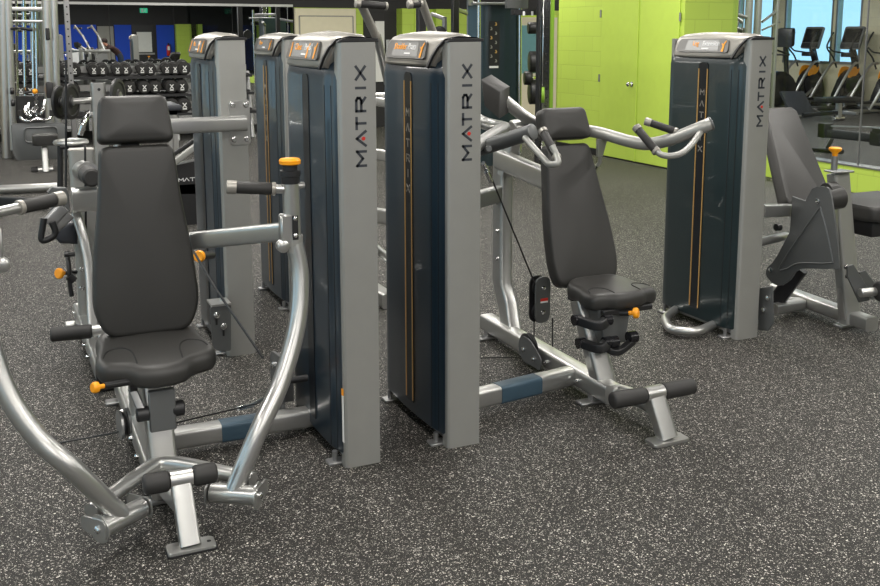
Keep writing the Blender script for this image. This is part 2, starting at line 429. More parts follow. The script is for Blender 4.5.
# far room behind the glass
bm = new_bm()
XW = 17.6
wins = [(16.25, 17.0), (17.08, 18.62), (19.0, 20.3)]
box(bm, XW, XW + .2, 6, wins[0][0], 0, ZC); box(bm, XW, XW + .2, wins[2][1], 28, 0, ZC); box(bm, XW, XW + .2, wins[1][1], wins[2][0], 0, ZC)
for a, b in wins: box(bm, XW, XW + .2, a, b, 0, 1.0); box(bm, XW, XW + .2, a, b, 3.3, ZC)
box(bm, XW, XW + .2, wins[0][1], wins[1][0], 0, ZC)
struct('wall_cardio', bm, 'creamwall')
for i, (a, b) in enumerate(wins):
    bm = new_bm(); box(bm, XW + .08, XW + .09, a, b, 1.0, 3.3); w = struct('window_%d' % (7 + i), bm, 'winglass')
    f = new_bm(); box(f, XW - .01, XW + .03, a, a + .05, 1.0, 3.3); box(f, XW - .01, XW + .03, b - .05, b, 1.0, 3.3); box(f, XW - .02, XW + .04, a, b, .96, 1.02); build('window_frame', f, 'steel', w)
bm = new_bm(); box(bm, XR, XW, 24.2, 24.4, 0, ZC); struct('wall_cardio_end', bm, 'creamwall')
bm = new_bm(); box(bm, XR + .14, XW, YB - .2, YB, 0, ZC); struct('wall_cardio_rear', bm, 'darkwall')
bm = new_bm(); box(bm, XW, XW + .2, YB, 6, 0, ZC); struct('wall_cardio_right', bm, 'darkwall')
# mirror on the back wall in panels
def mx(px, y=20): return ony(px, y, YF).x
mr = thing('wall_mirror', (mx(170), YF, .3), 'long frameless wall mirror behind the dumbbell rack, on the dark wall', 'mirror')
xs = [-3.4, -1.9, -.6, mx(50), mx(109), mx(174), mx(232), mx(293)]
for a, b in zip(xs[:-1], xs[1:]):
    bm = new_bm(); box(bm, a + .004, b - .004, YF - .012, YF - .002, .12, 2.09); build('mirror_panel', bm, 'mirror', mr)
bm = new_bm(); box(bm, xs[0], xs[-1], YF - .018, YF - .001, 2.09, 2.13); build('top_channel', bm, 'silver', mr)
# dark paint field behind and above the mirror
bm = new_bm(); box(bm, XL, xs[-1] + .02, YF - .001, YF + .01, 0, ZC); struct('trim_2', bm, 'darkwall')
# cream door and its frame on the back wall
x0, x1 = mx(294), mx(355)
bm = new_bm(); box(bm, x0, x1, YF - .06, YF, 0, 2.07, .01, 1); d = struct('door_3', bm, 'cream')
f = new_bm(); box(f, mx(299), mx(351), YF - .075, YF - .061, 0, 1.93, .004, 1); build('door_leaf', f, 'cream', d)
for xx in (mx(298.3), mx(351.7)):
    f = new_bm(); box(f, xx - .012, xx + .012, YF - .068, YF - .0605, 0, 1.94); build('door_gap', f, 'greywall', d)
f = new_bm(); box(f, mx(298.3), mx(351.7), YF - .068, YF - .0605, 1.925, 1.95); build('door_gap', f, 'greywall', d)
# white noticeboard and dark column right of the cream door
bm = new_bm(); box(bm, mx(363), mx(396), YF - .03, YF, 0, ZC); struct('trim_3', bm, 'darkwall')
t = tag(build('notice_board', (lambda b: (box(b, mx(374), mx(383), YF - .06, YF - .030, .8, 1.86), b)[1])(new_bm()), 'paper'), 'tall narrow white notice board on the dark strip of back wall', 'notice board')
# lime partitions with lighter door edges at the back
for (a, b, dep, nm) in ((397, 417, .25, 'wall_niche_left'), (432, 464, .18, 'wall_niche_right')):
    bm = new_bm(); box(bm, mx(a), mx(b), YF - dep, YF, 0, 2.08); struct(nm, bm, 'limewall')
bm = new_bm(); box(bm, mx(409), mx(411), YF - .28, YF - .25, 0, 2.05); struct('trim_4', bm, 'lightgreen')
bm = new_bm(); box(bm, mx(428), mx(446), YF - .04, YF, 0, 1.9, .005, 1); d = struct('door_4', bm, 'lightgreen')
# white panel between racks (bright doorway)
bm = new_bm(); box(bm, mx(518), mx(556), YF - .05, YF, 0, 1.95); d = struct('door_5', bm, 'cream')
bm = new_bm(); box(bm, mx(519), mx(535), YF - .06, YF - .051, .9, 1.8); build('door_glass', bm, 'winglass', d)

# rear wall fittings, seen in the mirror: virtual picture positions folded back through the mirror plane
def rear(px, py, off=0.02):
    p = ony(px, py, 2 * YF - YB - off); return Vector((p.x, 2 * YF - p.y, p.z))
for i, (a, b) in enumerate(((6, 96), (114, 131), (156, 173.5))):
    p, q = rear(a, 25), rear(b, 25)
    bm = new_bm(); box(bm, p.x, q.x, YB, YB + .02, 0, 2.06); struct('trim_%d' % (5 + i), bm, 'bluewall')
p, q = rear(97, 26), rear(113, 26); bm = new_bm(); box(bm, p.x, q.x, YB, YB + .05, 0, 2.0); struct('door_6', bm, 'greywall')
p, q = rear(134, 30), rear(151, 30); zt = rear(140, 32).z; zb = rear(140, 52).z
bm = new_bm(); box(bm, p.x - .1, q.x + .1, YB, YB + .06, 0, 2.05); d = struct('door_7', bm, 'black')
bm = new_bm(); box(bm, p.x + .1, q.x, YB + .061, YB + .075, zb, zt); build('paper_sheet', bm, 'paper', d)
bm = new_bm(); box(bm, p.x, q.x + .1, YB + .061, YB + .12, zb - .12, zb - .04); build('push_bar', bm, 'steel', d)
p, q = rear(174, 23), rear(189, 23); bm = new_bm(); box(bm, p.x, q.x, YB, YB + .5, 0, 2.1); struct('wall_rear_store', bm, 'limefull')
p, q = rear(196, 23), rear(200, 23); bm = new_bm(); box(bm, p.x, q.x, YB, YB + .5, 0, 2.1); struct('wall_rear_pier', bm, 'limefull')
p, q = rear(256, 17), rear(293, 17); bm = new_bm(); box(bm, p.x, q.x, YB, YB + .5, 0, 2.35); d = struct('wall_rear_office', bm, 'limefull')
p, q = rear(265, 26), rear(287, 26); z0, z1 = rear(275, 36).z, rear(275, 25).z
bm = new_bm(); box(bm, p.x, q.x, YB + .501, YB + .53, 1.2, z1 + .1); build('office_window', bm, 'windowslot', d)
p = rear(143.5, 10.5)
e = thing('exit_sign', (p.x, YB, p.z), 'green running man exit sign high on the dark wall, over the papered door', 'exit sign')
bm = new_bm(); box(bm, p.x - .16, p.x + .16, YB + .02, YB + .07, p.z - .1, p.z + .1, .006, 1); build('sign_box', bm, 'exit', e)
bm = new_bm()   # pictogram: doorway and running figure
box(bm, p.x - .12, p.x - .02, YB + .071, YB + .074, p.z - .08, p.z + .08)
cyl(bm, (p.x + .06, YB + .071, p.z + .055), (p.x + .06, YB + .076, p.z + .055), .016)
for a, b in (((.055, .03), (.04, -.02)), ((.04, -.02), (.08, -.075)), ((.04, -.02), (-.0, -.06)), ((.055, .03), (.1, 0)), ((.055, .03), (.01, .01))):
    tube(bm, [(p.x + a[0], YB + .074, p.z + a[1]), (p.x + b[0], YB + .074, p.z + b[1])], .01, 6)
build('pictogram', bm, 'white', e)
p = rear(168, 49)
e = thing('fire_extinguisher', (p.x, YB + .1, 0.7), 'red fire extinguisher hanging on the blue wall seen in the mirror', 'fire extinguisher')
e.location.z = p.z - .3
bm = new_bm(); lathe(bm, (p.x, YB + .10, p.z - .3), (0, 0, 1), [(0, .07), (.02, .08), (.4, .08), (.46, .05), (.49, .03)]); build('cylinder', bm, 'red', e)
bm = new_bm(); box(bm, p.x - .03, p.x + .03, YB + .09, YB + .17, p.z + .18, p.z + .27); tube(bm, fillet([(p.x, YB + .17, p.z + .24), (p.x + .1, YB + .17, p.z + .2), (p.x + .1, YB + .17, p.z - .1)]), .014, 8); build('valve_and_hose', bm, 'black', e)
bm = new_bm(); box(bm, p.x - .05, p.x + .05, YB + .195, YB + .203, p.z - .05, p.z + .12); build('label_plate', bm, 'white', e)

# ceiling light fittings (out of frame above, they light the room)
lf = None
def fitting(x, y, w, l, power, col=(1, .965, .91)):
    f = new_bm(); box(f, x - w / 2 - .02, x + w / 2 + .02, y - l / 2 - .02, y + l / 2 + .02, ZC - .1, ZC - .001)
    o = tag(build('ceiling_light', f, 'white', None, smooth=False), 'long white ceiling light fitting above the gym floor', 'ceiling light', 'ceiling lights')
    ld = bpy.data.lights.new('lamp', 'AREA'); ld.shape = 'RECTANGLE'; ld.size = w; ld.size_y = l; ld.energy = power; ld.color = col
    lo = bpy.data.objects.new('lamp', ld); COL.objects.link(lo); lo.location = (x, y, ZC - .11)
for x in (-2.4, .6, 3.4, 6.2):
    for y in (-8.5, -4, 0.2, 4.4, 8.6, 12.8):
        fitting(x, y, .35, 2.6, 62)
for x in (10.5, 14):
    for y in (2, 7, 12, 17): fitting(x, y, .5, 2.4, 75)

# ------------------------------------------------------------------ weight towers
def tower(root, x0, y0, body='blue', title=None, tcol='orange', L=.63, T=.14, plate=False, logo=True, strip='white', gold=True, name='weight_tower', Hh=1.60, figures=1):
    """long face looks to -X, narrow lettered face to -Y; returns the shroud part"""
    B = .036
    def front(y):
        t = (y - y0) / L
        if t < .10: return x0 + .012 - (B * .45) * math.sin(t / .10 * PI / 2)
        if t < .17: return x0 + .012 - B * .45 - (B * .35) * (t - .10) / .07
        if t > .95: return x0 + .012 - B * .8 * max(0, (1 - t) / .05) ** .5
        return x0 + .012 - B * (.8 + .2 * math.sin((t - .17) / .78 * PI))
    ys = [y0 + L * t for t in (.03, .05, .075, .1, .135, .17, .2, .25, .3, .36, .42, .48, .54, .6, .66, .72, .78, .84, .9, .95, .975, .99, 1)]
    bm = new_bm(); rings = []
    lev = [(.05, 0), (.06, -.004), (1.46, -.004)] + [(1.46 + .125 * math.sin(k / 7 * PI / 2), .10 * (1 - math.cos(k / 7 * PI / 2))) for k in range(1, 8)]
    for z, dx in lev:
        r = [bm.verts.new((min(front(y) + dx, x0 + T), y, z * Hh / 1.6)) for y in ys]
        xb = x0 + T - .006
        r += [bm.verts.new((xb, ys[-1], z * Hh / 1.6)), bm.verts.new((xb, y0 + .05, z * Hh / 1.6))]
        rings.append(r)
    n = len(rings[0])
    for i in range(len(rings) - 1):
        for j in range(n): bm.faces.new((rings[i][j], rings[i][(j + 1) % n], rings[i + 1][(j + 1) % n], rings[i + 1][j]))
    bm.faces.new(rings[0][::-1]); bm.faces.new(rings[-1])
    # pressed seams beside the corner piece
    sh = build(name, bm, body, root, angle=60)
    bm = new_bm()
    for t in (.17, .105):
        y = y0 + L * t; xf = front(y)
        box(bm, xf - .0045, xf + .004, y - .0025, y + .0025, .06, 1.44)
    build('shroud_seam', bm, 'black', sh)
    # narrow side panels
    for yy, far in ((y0, 0), (y0 + L, 1)):
        s = -1 if not far else 1
        a, b = (yy, yy + .045) if not far else (yy - .03, yy + .004)
        pl = [(x0, b), (x0, a + .02), (x0 + .004, a + .008), (x0 + .012, a + .002), (x0 + .022, a), (x0 + T, a), (x0 + T, b)] if not far else \
             [(x0, a), (x0, b - .008), (x0 + .008, b), (x0 + T, b), (x0 + T, a)]
        bm = new_bm(); prism(bm, [(p[0], p[1], 0.0 if not far else .02) for p in pl], (0, 0, Hh - (0 if not far else .02)))
        build('side_panel', bm, 'silver_dull', sh, angle=25)
    # black cap band over the near side panel, curving down to the front
    prof = [(T + .012, Hh - .012), (T + .012, Hh + .004), (T - .01, Hh + .012), (.05, Hh + .016), (.0, Hh + .006), (-.016, Hh - .022), (-.030, Hh - .06), (-.038, Hh - .10), (-.031, Hh - .105), (-.020, Hh - .062), (-.006, Hh - .026), (.012, Hh - .005), (.03, Hh), (T - .01, Hh - .001)]
    bm = new_bm(); prism(bm, [(x0 + a - (.008 if b < Hh - .001 and a < .02 else 0), y0 + .13 * L - max(0, b - Hh + .10) * .62, b) for a, b in prof], (0, .014, 0)); build('cap_trim', bm, 'black', sh)
    bm = new_bm(); prism(bm, [(x0 - .004, y0 - .003, Hh - .006), (x0 + .008, y0 - .003, Hh + .004), (x0 + .03, y0 - .003, Hh + .010), (x0 + T + .01, y0 - .003, Hh + .008), (x0 + T + .012, y0 - .003, Hh - .004)], (0, .15 * L, 0), .002, 1)
    build('cap_trim', bm, 'black', sh)
    # display pod
    pp = [(-.022, 1.503), (-.030, 1.506), (-.034, 1.513), (-.033, 1.522), (-.0295, 1.535), (-.021, 1.568), (-.011, 1.594), (.004, 1.611), (.03, 1.622), (.07, 1.627), (.11, 1.622), (.135, 1.608), (.135, 1.575), (.02, 1.56), (-.02, 1.52)]
    cy = y0 + L * .535; hw = L * .385
    bm = new_bm(); rr = []
    for k, (t, sc, dz) in enumerate(((-1, .80, -.014), (-.985, .9, -.007), (-.95, .96, -.002), (-.88, 1, 0), (-.45, 1.03, .004), (0, 1.045, .006), (.45, 1.03, .004), (.88, 1, 0), (.95, .96, -.002), (.985, .9, -.007), (1, .80, -.014))):
        rr.append([bm.verts.new((x0 + .06 + (a - .06) * sc, cy + hw * t - max(0, -t) * max(0, b - 1.50) * .62, (1.56 + (b - 1.56) * sc + dz - 1.6) + Hh - (.008 * (1 - t * t) if b < 1.53 and a < 0 else 0))) for a, b in pp])
    for i in range(len(rr) - 1):
        for j in range(len(pp)): bm.faces.new((rr[i][j], rr[i][(j + 1) % len(pp)], rr[i + 1][(j + 1) % len(pp)], rr[i + 1][j]))
    bm.faces.new(rr[0][::-1]); bm.faces.new(rr[-1])
    pod = build('display_pod', bm, 'cap', sh, angle=35)
    # display face: slanted plane from (-.064,1.527) to (-.02,1.607)
    A = Vector((x0 - .0325, cy, Hh - .073)); Bv = Vector((x0 - .0125, cy, Hh - .004)); up = (Bv - A).normalized(); rt = Vector((0, -1, 0)); nn = rt.cross(up)
    mid = (A + Bv) / 2 + nn * .0085 + rt * .008; hh = (Bv - A).length / 2
    def face(w, h, off, d, m_, nm, r=.02):
        bm = new_bm(); pl = rout([(-w, -h), (w, -h), (w * .93, h), (-w * .93, h)], r, 4)
        prism(bm, [mid + rt * a + up * b + nn * off for a, b in pl], nn * d); return build(nm, bm, m_, sh)
    face(hw * .86, hh * 1.02, -.006, .008, 'screenrim', 'display_bezel', .022)
    face(hw * .55, hh * .78, .002, .0012, 'screen', 'display_panel', .006)
    if title:
        P0 = mid + nn * .0036
        t1, t2 = title
        text_obj('display_text', t1, .036, P0 + up * .010 - rt * (.02 + hw * .14), rt, up, tcol, sh, 'CENTER', sx=1.0)
        text_obj('display_text', t2, .036, P0 + up * .010 + rt * (hw * .28), rt, up, 'white', sh, 'CENTER')
        bm = new_bm(); prism(bm, [P0 + rt * a + up * b for a, b in ((.0, -.02), (.06, -.02), (.06, -.014), (.0, -.014))], nn * .001); build('display_text', bm, 'white', sh)
    # exercise pictograms: little orange figures
    for k in range(figures):
        c = mid + nn * .0036 + rt * (hw * (.70 - .38 * k)) - up * .002
        bm = new_bm()
        def q(a, b, w): 
            A_, B_ = c + rt * a[0] + up * a[1], c + rt * b[0] + up * b[1]; s = (B_ - A_).normalized().cross(nn) * w
            prism(bm, [A_ - s, B_ - s * .7, B_ + s * .7, A_ + s], nn * .001)
        q((-.004, -.03), (.0, .01), .008); q((0, .01), (.012, .028), .005); q((-.002, .0), (-.016, .012), .004)
        build('pictogram', bm, tcol, sh)
    if figures > 1:
        c = mid + nn * .0036 - rt * hw * .60; bm = new_bm()
        prism(bm, [c + rt * a + up * b for a, b in ((-.008, -.03), (.006, -.03), (.008, .0), (.002, .03), (-.004, .03), (-.006, 0))], nn * .001); build('pictogram', bm, tcol, sh)
    # slot down the middle of the long face
    sy, sw = y0 + L * .50, L * .055
    xf = front(sy) - .0058
    bm = new_bm(); pl = rout([(-sw - .012, .10), (sw + .012, .10), (sw + .012, 1.47), (-sw - .012, 1.47)], .02, 4)
    zt = .10; zz = 1.475
    prism(bm, [(xf + .002, sy - a, b * Hh / 1.6) for a, b in rout([(-sw - .004, zt), (sw + .004, zt), (sw + .004, zz), (-sw - .004, zz)], [.002, .002, .03, .03], 5)], (-.003, 0, 0)); build('slot_cover', bm, 'windowslot', sh)
    if gold:
        for s in (-1, 1):
            bm = new_bm(); box(bm, xf - .003, xf - .0005, sy + s * sw - .004, sy + s * sw + .004, .11, 1.44); build('slot_stripe', bm, 'gold', sh)
    if strip:
        h = .034
        zl = 1.30
        for k, ch in enumerate('MATRIX'):
            bm = new_bm(); strokes(bm, ch, (xf - .001, sy + h * .45, zl - k * .062), (0, -1, 0), (0, 0, 1), h * .9, h * .85, .0055)
            build('slot_letter', bm, 'cap', sh)
    if logo:
        # reads from bottom to top on the narrow face
        xb = x0 + .099 * T / .14
        for ch, z, w in (('M', 1.152, .052), ('A', 1.225, .052), ('T', 1.286, .040), ('R', 1.350, .048), ('I', 1.424, .018), ('X', 1.463, .046)):
            bm = new_bm(); strokes(bm, ch, (xb, y0 + .0005, z), (0, 0, 1), (-1, 0, 0), w, .034, .0095); build('side_letter', bm, 'letter', sh)
        za = 1.251
        bm = new_bm(); cyl(bm, (xb - .009, y0 - .0002, za), (xb - .009, y0 - .003, za), .007, 12); build('logo_dot', bm, 'red', sh)
    # levelling feet
    for (a, b) in ((-.03, .04), (-.025, L - .07), (T - .06, L * .5)):
        bm = new_bm(); box(bm, x0 + a - .02, x0 + a + .05, y0 + b, y0 + b + .055, 0, .012, .003, 1); cyl(bm, (x0 + a + .01, y0 + b + .027, .012), (x0 + a + .01, y0 + b + .027, .05), .01, 10); build('foot', bm, 'steel', sh)
    bm = new_bm(); box(bm, x0 + .015, x0 + T - .01, y0 + .04, y0 + L - .03, .02, .06); build('base_plate', bm, 'steel', sh)
    return sh

def grip(root, a, b, r=.017, ext=.022, name='hand_grip', both=True):
    a, b = Vector(a), Vector(b); d = (b - a).normalized()
    bm = new_bm(); L = (b - a).length
    lathe(bm, a, d, [(0, r * .9), (.004, r), (L - .004, r), (L, r * .9)], 20); g = build(name, bm, 'rubber', root)
    bm = new_bm(); lathe(bm, a - d * ext, d, [(0, r * .9), (.003, r * 1.12), (ext, r * 1.12)], 20); build('grip_collar', bm, 'cap', g)
    if both:
        bm = new_bm(); lathe(bm, b, d, [(0, r * 1.1), (.012, r * 1.1), (.014, r)], 20); build('grip_collar', bm, 'cap', g)
    return g
def knob_pin(root, a, b, r=.013, kr=.022, name='pull_pin'):
    """black sleeve from a to b, orange knob beyond a"""
    a, b = Vector(a), Vector(b); d = (a - b).normalized()
    bm = new_bm(); cyl(bm, b, a, r, 14); s = build(name, bm, 'black', root)
    bm = new_bm(); lathe(bm, a, d, [(0, kr * .42), (.018, kr * .42), (.022, kr * .95), (.028, kr), (.036, kr), (.042, kr * .8)], 18); build('knob', bm, 'orange', s)
    return s
def cushion(root, name, outline, org, ux, uy, thick, rnd=.025, crown=.014, m='vinyl', shell=True):
    bm = new_bm(); padmesh(bm, outline, org, ux, uy, thick, rnd, crown); p = build(name, bm, m, root, angle=50)
    return p
def seat_mesh(root, cx, cy, z, w=.42, d=.50, nose=.06):
    """saddle seat, nose toward -Y"""
    pts = [(0, .25), (.13, .245), (.185, .17), (.19, .06), (.205, -.04), (.21, -.12), (.185, -.175), (.12, -.20), (.075, -.235), (.0, -.25),
           (-.075, -.235), (-.12, -.20), (-.185, -.175), (-.21, -.12), (-.205, -.04), (-.19, .06), (-.185, .17), (-.13, .245)]
    P = closed_smooth([(a * w / .42, b * d / .5, 0) for a, b in pts], 5)
    def top(x, y):
        x /= w / .42; y /= d / .5
        h = .012 * math.cos(min(1, abs(x) / .22) * PI / 2)
        f = max(0, -y - .02) / .23
        h -= nose * f ** 2 * (1.0 if abs(x) < .08 else 1.0 - .45 * min(1, (abs(x) - .08) / .1))
        b = max(0, y - .12) / .13; h += .012 * b * b
        return h
    bm = new_bm(); rings = []
    th = .075; rd = .03
    def ring(sc, dz, inset):
        r = []
        for p in P:
            L = p.length; q = p * sc * (L - inset) / L
            r.append(bm.verts.new((cx + q.x, cy + q.y, z + top(q.x, q.y) + dz)))
        return r
    for s in (.03, .25, .5, .7, .85, .95): rings.append(ring(s, 0, rd))
    for k in range(6):
        a = k / 5 * PI / 2; rings.append(ring(1, -rd * (1 - math.cos(a)), rd * (1 - math.sin(a))))
    for dz, ins in ((-th * .7, .0), (-th * .92, .008), (-th, .025)): rings.append(ring(1, dz, ins))
    rings.append(ring(.03, -th, 0))
    m = len(P)
    for i in range(len(rings) - 1):
        for j in range(m): bm.faces.new((rings[i][j], rings[i][(j + 1) % m], rings[i + 1][(j + 1) % m], rings[i + 1][j]))
    bm.faces.new(rings[0][::-1]); bm.faces.new(rings[-1])
    s = build('seat', bm, 'vinyl', root, angle=70)
    # stitched side panel seams arching over each front wing
    for sg in (-1, 1):
        kx, ky = w / .42, d / .5
        arc = [(cx + q.x, cy + q.y, z + top(q.x, q.y) + .0005 - (.012 if m_ in (0, 24) else 0)) for m_, q in enumerate(smooth_path([(sg * .186 * kx, -.115 * ky, 0), (sg * .165 * kx, -.05 * ky, 0), (sg * .12 * kx, -.035 * ky, 0), (sg * .085 * kx, -.09 * ky, 0), (sg * .078 * kx, -.205 * ky, 0)], 6))]
        bm = new_bm(); tube(bm, arc, .0028, 6); build('stitched_seam', bm, 'piping', s)
    bm = new_bm(); box(bm, cx - .13, cx + .13, cy - .14, cy + .16, z - th - .012, z - th + .012, .004, 1); build('seat_pan', bm, 'black', s)
    return s

# ================================================================== CHEST PRESS (front left)
cx = .455
cp = thing('chest_press_machine', (cx, 3.6, 0), 'nearest weight machine at front left, large charcoal backrest facing out and curved silver press arms', 'exercise machine')
tower(cp, 1.106, 3.335, 'blue', ('Chest', 'Press'), 'orange', strip=None, gold=False, figures=2)
sh = [c for c in cp.children if c.name.startswith('weight_tower')][0]
bm = new_bm(); box(bm, 1.1055 - .0012, 1.1055 + .001, 3.346, 3.372, .10, .285); build('warning_label', bm, 'lbl', sh)
bm = new_bm(); box(bm, 1.1055 - .0018, 1.1055 + .001, 3.346, 3.372, .285, .31); build('warning_label_band', bm, 'orange', sh)
# lower bracket on the tower plus selector knob
bm = new_bm(); prism(bm, [(.985, 3.87 + a, b) for a, b in rout([(-.09, .06), (.08, .05), (.08, .30), (-.09, .32)], .03)], (.012, 0, 0))
box(bm, .985, 1.08, 3.945, 3.96, .06, .28)
bt = build('tower_bracket', bm, 'grey_plate', cp)
for yy, zz in ((3.90, .25), (3.84, .2)): b2 = new_bm(); bolt(b2, (.985, yy, zz), (-1, 0, 0), .014, .01); build('bolt', b2, 'chrome', bt)
kp = ony(297, 383, 3.62)
knob_pin(cp, (.985, 3.66, kp.z), (1.06, 3.66, kp.z), .014, .022)
# floor tube with blue-grey sleeve
bm = new_bm(); beam(bm, [(cx, 3.74, .065), (1.1, 3.74, .065)], .075, .075); fr = build('cross_tube', bm, 'silver', cp)
bm = new_bm(); beam(bm, [(.72, 3.74, .065), (.90, 3.74, .065)], .079, .079); build('tube_sleeve', bm, 'tape', fr)
# main rail, ends, feet
bm = new_bm(); beam(bm, [(cx - .02, 3.30, .075), (cx - .02, 4.45, .075)], .085, .08); rl = build('main_rail', bm, 'silver', cp)
for yy in (3.42, 3.62, 3.8, 4.1):
    b2 = new_bm(); bolt(b2, (cx - .063, yy, .07), (-1, 0, 0), .010, .014); build('bolt', b2, 'chrome', rl)
for yy in (3.36, 4.4):
    b2 = new_bm(); box(b2, cx - .105, cx + .085, yy - .03, yy + .03, 0, .016, .004, 1); box(b2, cx - .05, cx + .03, yy - .02, yy + .02, .01, .04); build('rail_foot', b2, 'steel', rl)
# front arch that carries the arm pivots: curved cross tube
lp0, lp1 = onz(98, 523, .115), onz(146, 499, .115)
rp0, rp1 = onz(206, 487, .115), onz(248, 492, .115)
axl = Vector(((lp1 - lp0).x, (lp1 - lp0).y, 0)).normalized(); 
LA = Vector((.205, 3.035, .105)); LB = LA + Vector((.155, .10, 0)).normalized() * .165
RA = Vector((.70, 3.05, .105)); RB = RA + Vector((-.155, .10, 0)).normalized() * .16
bm = new_bm(); tube(bm, fillet([(LA.x - .02, LA.y + .10, .12), (cx - .08, 3.34, .13), (cx - .02, 3.40, .13), (cx + .06, 3.34, .13), (RA.x + .01, RA.y + .09, .12)], .06), .026, 16); arch = build('pivot_cross_tube', bm, 'silver', cp)
def pivot(A, B, side):
    d = (B - A).normalized(); bm = new_bm(); lathe(bm, A, d, [(0, .030), (.003, .033), ((B - A).length - .003, .033), ((B - A).length, .030)], 24)
    return bm
def press_arm(side):
    A, B = (LA, LB) if side < 0 else (RA, RB)
    bm = pivot(A, B, side)
    d = (B - A).normalized(); base = A + d * (.085)
    if side > 0:
        pts = [base, ony(258, 432, 3.12), ony(281, 382, 3.18), ony(297, 325, 3.24), ony(300, 275, 3.28), ony(293, 238, 3.30)]
    else:
        rp = [ony(258, 432, 3.12), ony(281, 382, 3.18), ony(297, 325, 3.24), ony(300, 275, 3.28), ony(293, 238, 3.30)]
        pts = [base, ony(75, 471, 3.03), ony(38, 438, 3.06), ony(8, 395, 3.10), ony(-10, 345, 3.14), ony(-16, 295, 3.18), ony(-15, 258, 3.2)]
    pts = [Vector(p) for p in pts]
    tube(bm, smooth_path(pts, 8), .0315, 20)
    arm = build('press_arm', bm, 'silver', cp)
    T = pts[-1]; top = Vector((T.x - side * .004, T.y + .0, T.z + .2)); 
    bm = new_bm(); tube(bm, [T - Vector((0, 0, .045)), T + Vector((0, 0, .012))], .0345, 20); build('arm_sleeve', bm, 'silver_dull', arm)
    bm = new_bm(); tube(bm, [T + Vector((0, 0, -.01)), top], .030, 20); build('arm_head', bm, 'silver', arm)
    # hinge link beside the joint
    bm = new_bm(); lathe(bm, T + Vector((-side * .045, -.01, -.02)), (0, -1, 0), [(0, .022), (.03, .022), (.034, .016)], 16); box(bm, T.x - .05 if side > 0 else T.x - .0, T.x + .0 if side > 0 else T.x + .05, T.y - .03, T.y + .01, T.z - .03, T.z + .09, .006, 1); build('hinge_link', bm, 'silver', arm)
    bm = new_bm(); box(bm, T.x - .010, T.x + .010, T.y - .036, T.y - .02, T.z - .0, T.z + .085); build('slot', bm, 'black', arm)
    for z in (.015, .075): b2 = new_bm(); bolt(b2, (T.x, T.y - .034, T.z + z), (0, -1, 0), .008, .006); build('bolt', b2, 'chrome', arm)
    # black collar and orange pull knob on top
    bm = new_bm(); lathe(bm, top, (0, 0, 1), [(-.005, .032), (.02, .033), (.022, .036), (.04, .036), (.042, .026), (.06, .026)], 24); build('head_collar', bm, 'black', arm)
    bm = new_bm(); lathe(bm, top + Vector((0, 0, .06)), (0, 0, 1), [(0, .028), (.004, .037), (.016, .038), (.022, .033), (.025, .015)], 28); build('orange_cap', bm, 'orange', arm)
    # horizontal grip
    g0 = Vector((T.x - side * .018, T.y - .0, 1.09)); tip = Vector(ony(226, 187, 3.34)) if side > 0 else Vector(ony(63, 198, 3.36))
    dd = (g0 - tip).normalized()
    bm = new_bm(); tube(bm, [tip + dd * .14, g0 + dd * .01], .0165, 16); build('grip_stem', bm, 'silver', arm)
    gg = grip(arm, tip + dd * .035, tip + dd * .155, .0215, .035)
    bm = new_bm(); cyl(bm, (top.x + side * .02, top.y, 1.10), (top.x + side * .05, top.y, 1.10), .013, 14, .003); build('stop_bumper', bm, 'silver', arm)
    # disc plate and bolt at the pivot
    bm = new_bm(); lathe(bm, A - d * .006, d, [(0, .046), (.006, .046)], 24)
    build('pivot_disc', bm, 'silver', arm); b2 = new_bm(); bolt(b2, A - d * .006, -d, .013, .014); build('bolt', b2, 'chrome', arm)
    return arm
press_arm(1); press_arm(-1)
# bracket plates joining the pivots to the cross tube
for A, B, s in ((LA, LB, -1), (RA, RB, 1)):
    d = (B - A).normalized(); k = Vector((-d.y, d.x, 0)) * (1 if s < 0 else -1)
    if k.y < 0: k = -k
    for q in (A - d * .010, B + d * .004):
        bm = new_bm(); prism(bm, [q + k * a + Vector((0, 0, b)) for a, b in rout([(-.035, -.035), (.085, -.02), (.085, .025), (-.035, .035)], .025)], d * .006)
        build('pivot_bracket', bm, 'silver', cp)
# beam across behind the backrest to the right arm, and mirrored stub at left
bm = new_bm(); beam(bm, [ony(150, 246, 3.90), ony(190, 241, 3.80), ony(285, 231.5, 3.42)], .05, .066); build('arm_link_beam', bm, 'silver', cp)
# upright column and seat post
bm = new_bm(); beam(bm, smooth_path([(cx, 3.95, .08), (cx, 3.97, .6), (cx, 4.0, 1.15), (cx, 3.99, 1.32)], 5), .10, .08, (0, 1, 0)); build('back_column', bm, 'silver', cp)
bm = new_bm(); beam(bm, [(cx - .0, 3.40, .06), (cx - .01, 3.50, .42)], .095, .085, (0, 1, 0)); sp = build('seat_post', bm, 'silver', cp)
bm = new_bm(); box(bm, cx - .045, cx + .045, 3.375, 3.40, .25, .40, .004, 1); build('post_cover', bm, 'grey_plate', sp)
# four bar seat linkage with black rollers
for (px, py, r) in ((143, 414, .026), (178, 408, .028)):
    c = ony(px, py, 3.40); bm = new_bm(); lathe(bm, c, (1, 0, 0), [(-.022, r * .85), (-.018, r), (.018, r), (.022, r * .85)], 20); build('link_roller', bm, 'black', cp)
bm = new_bm(); p = ony(143, 414, 3.41); q = ony(132, 388, 3.44); beam(bm, [p, q], .03, .05, (0, 1, 0)); beam(bm, [ony(150, 416, 3.40), ony(176, 411, 3.40)], .02, .02); build('seat_link', bm, 'steel', cp)
bm = new_bm(); c = ony(133, 384, 3.42); lathe(bm, c, (1, 0, 0), [(-.012, .026), (.012, .026)], 16); build('link_plate', bm, 'black', cp)
knob_pin(cp, ony(104, 386, 3.34), ony(134, 381, 3.38), .012, .019)
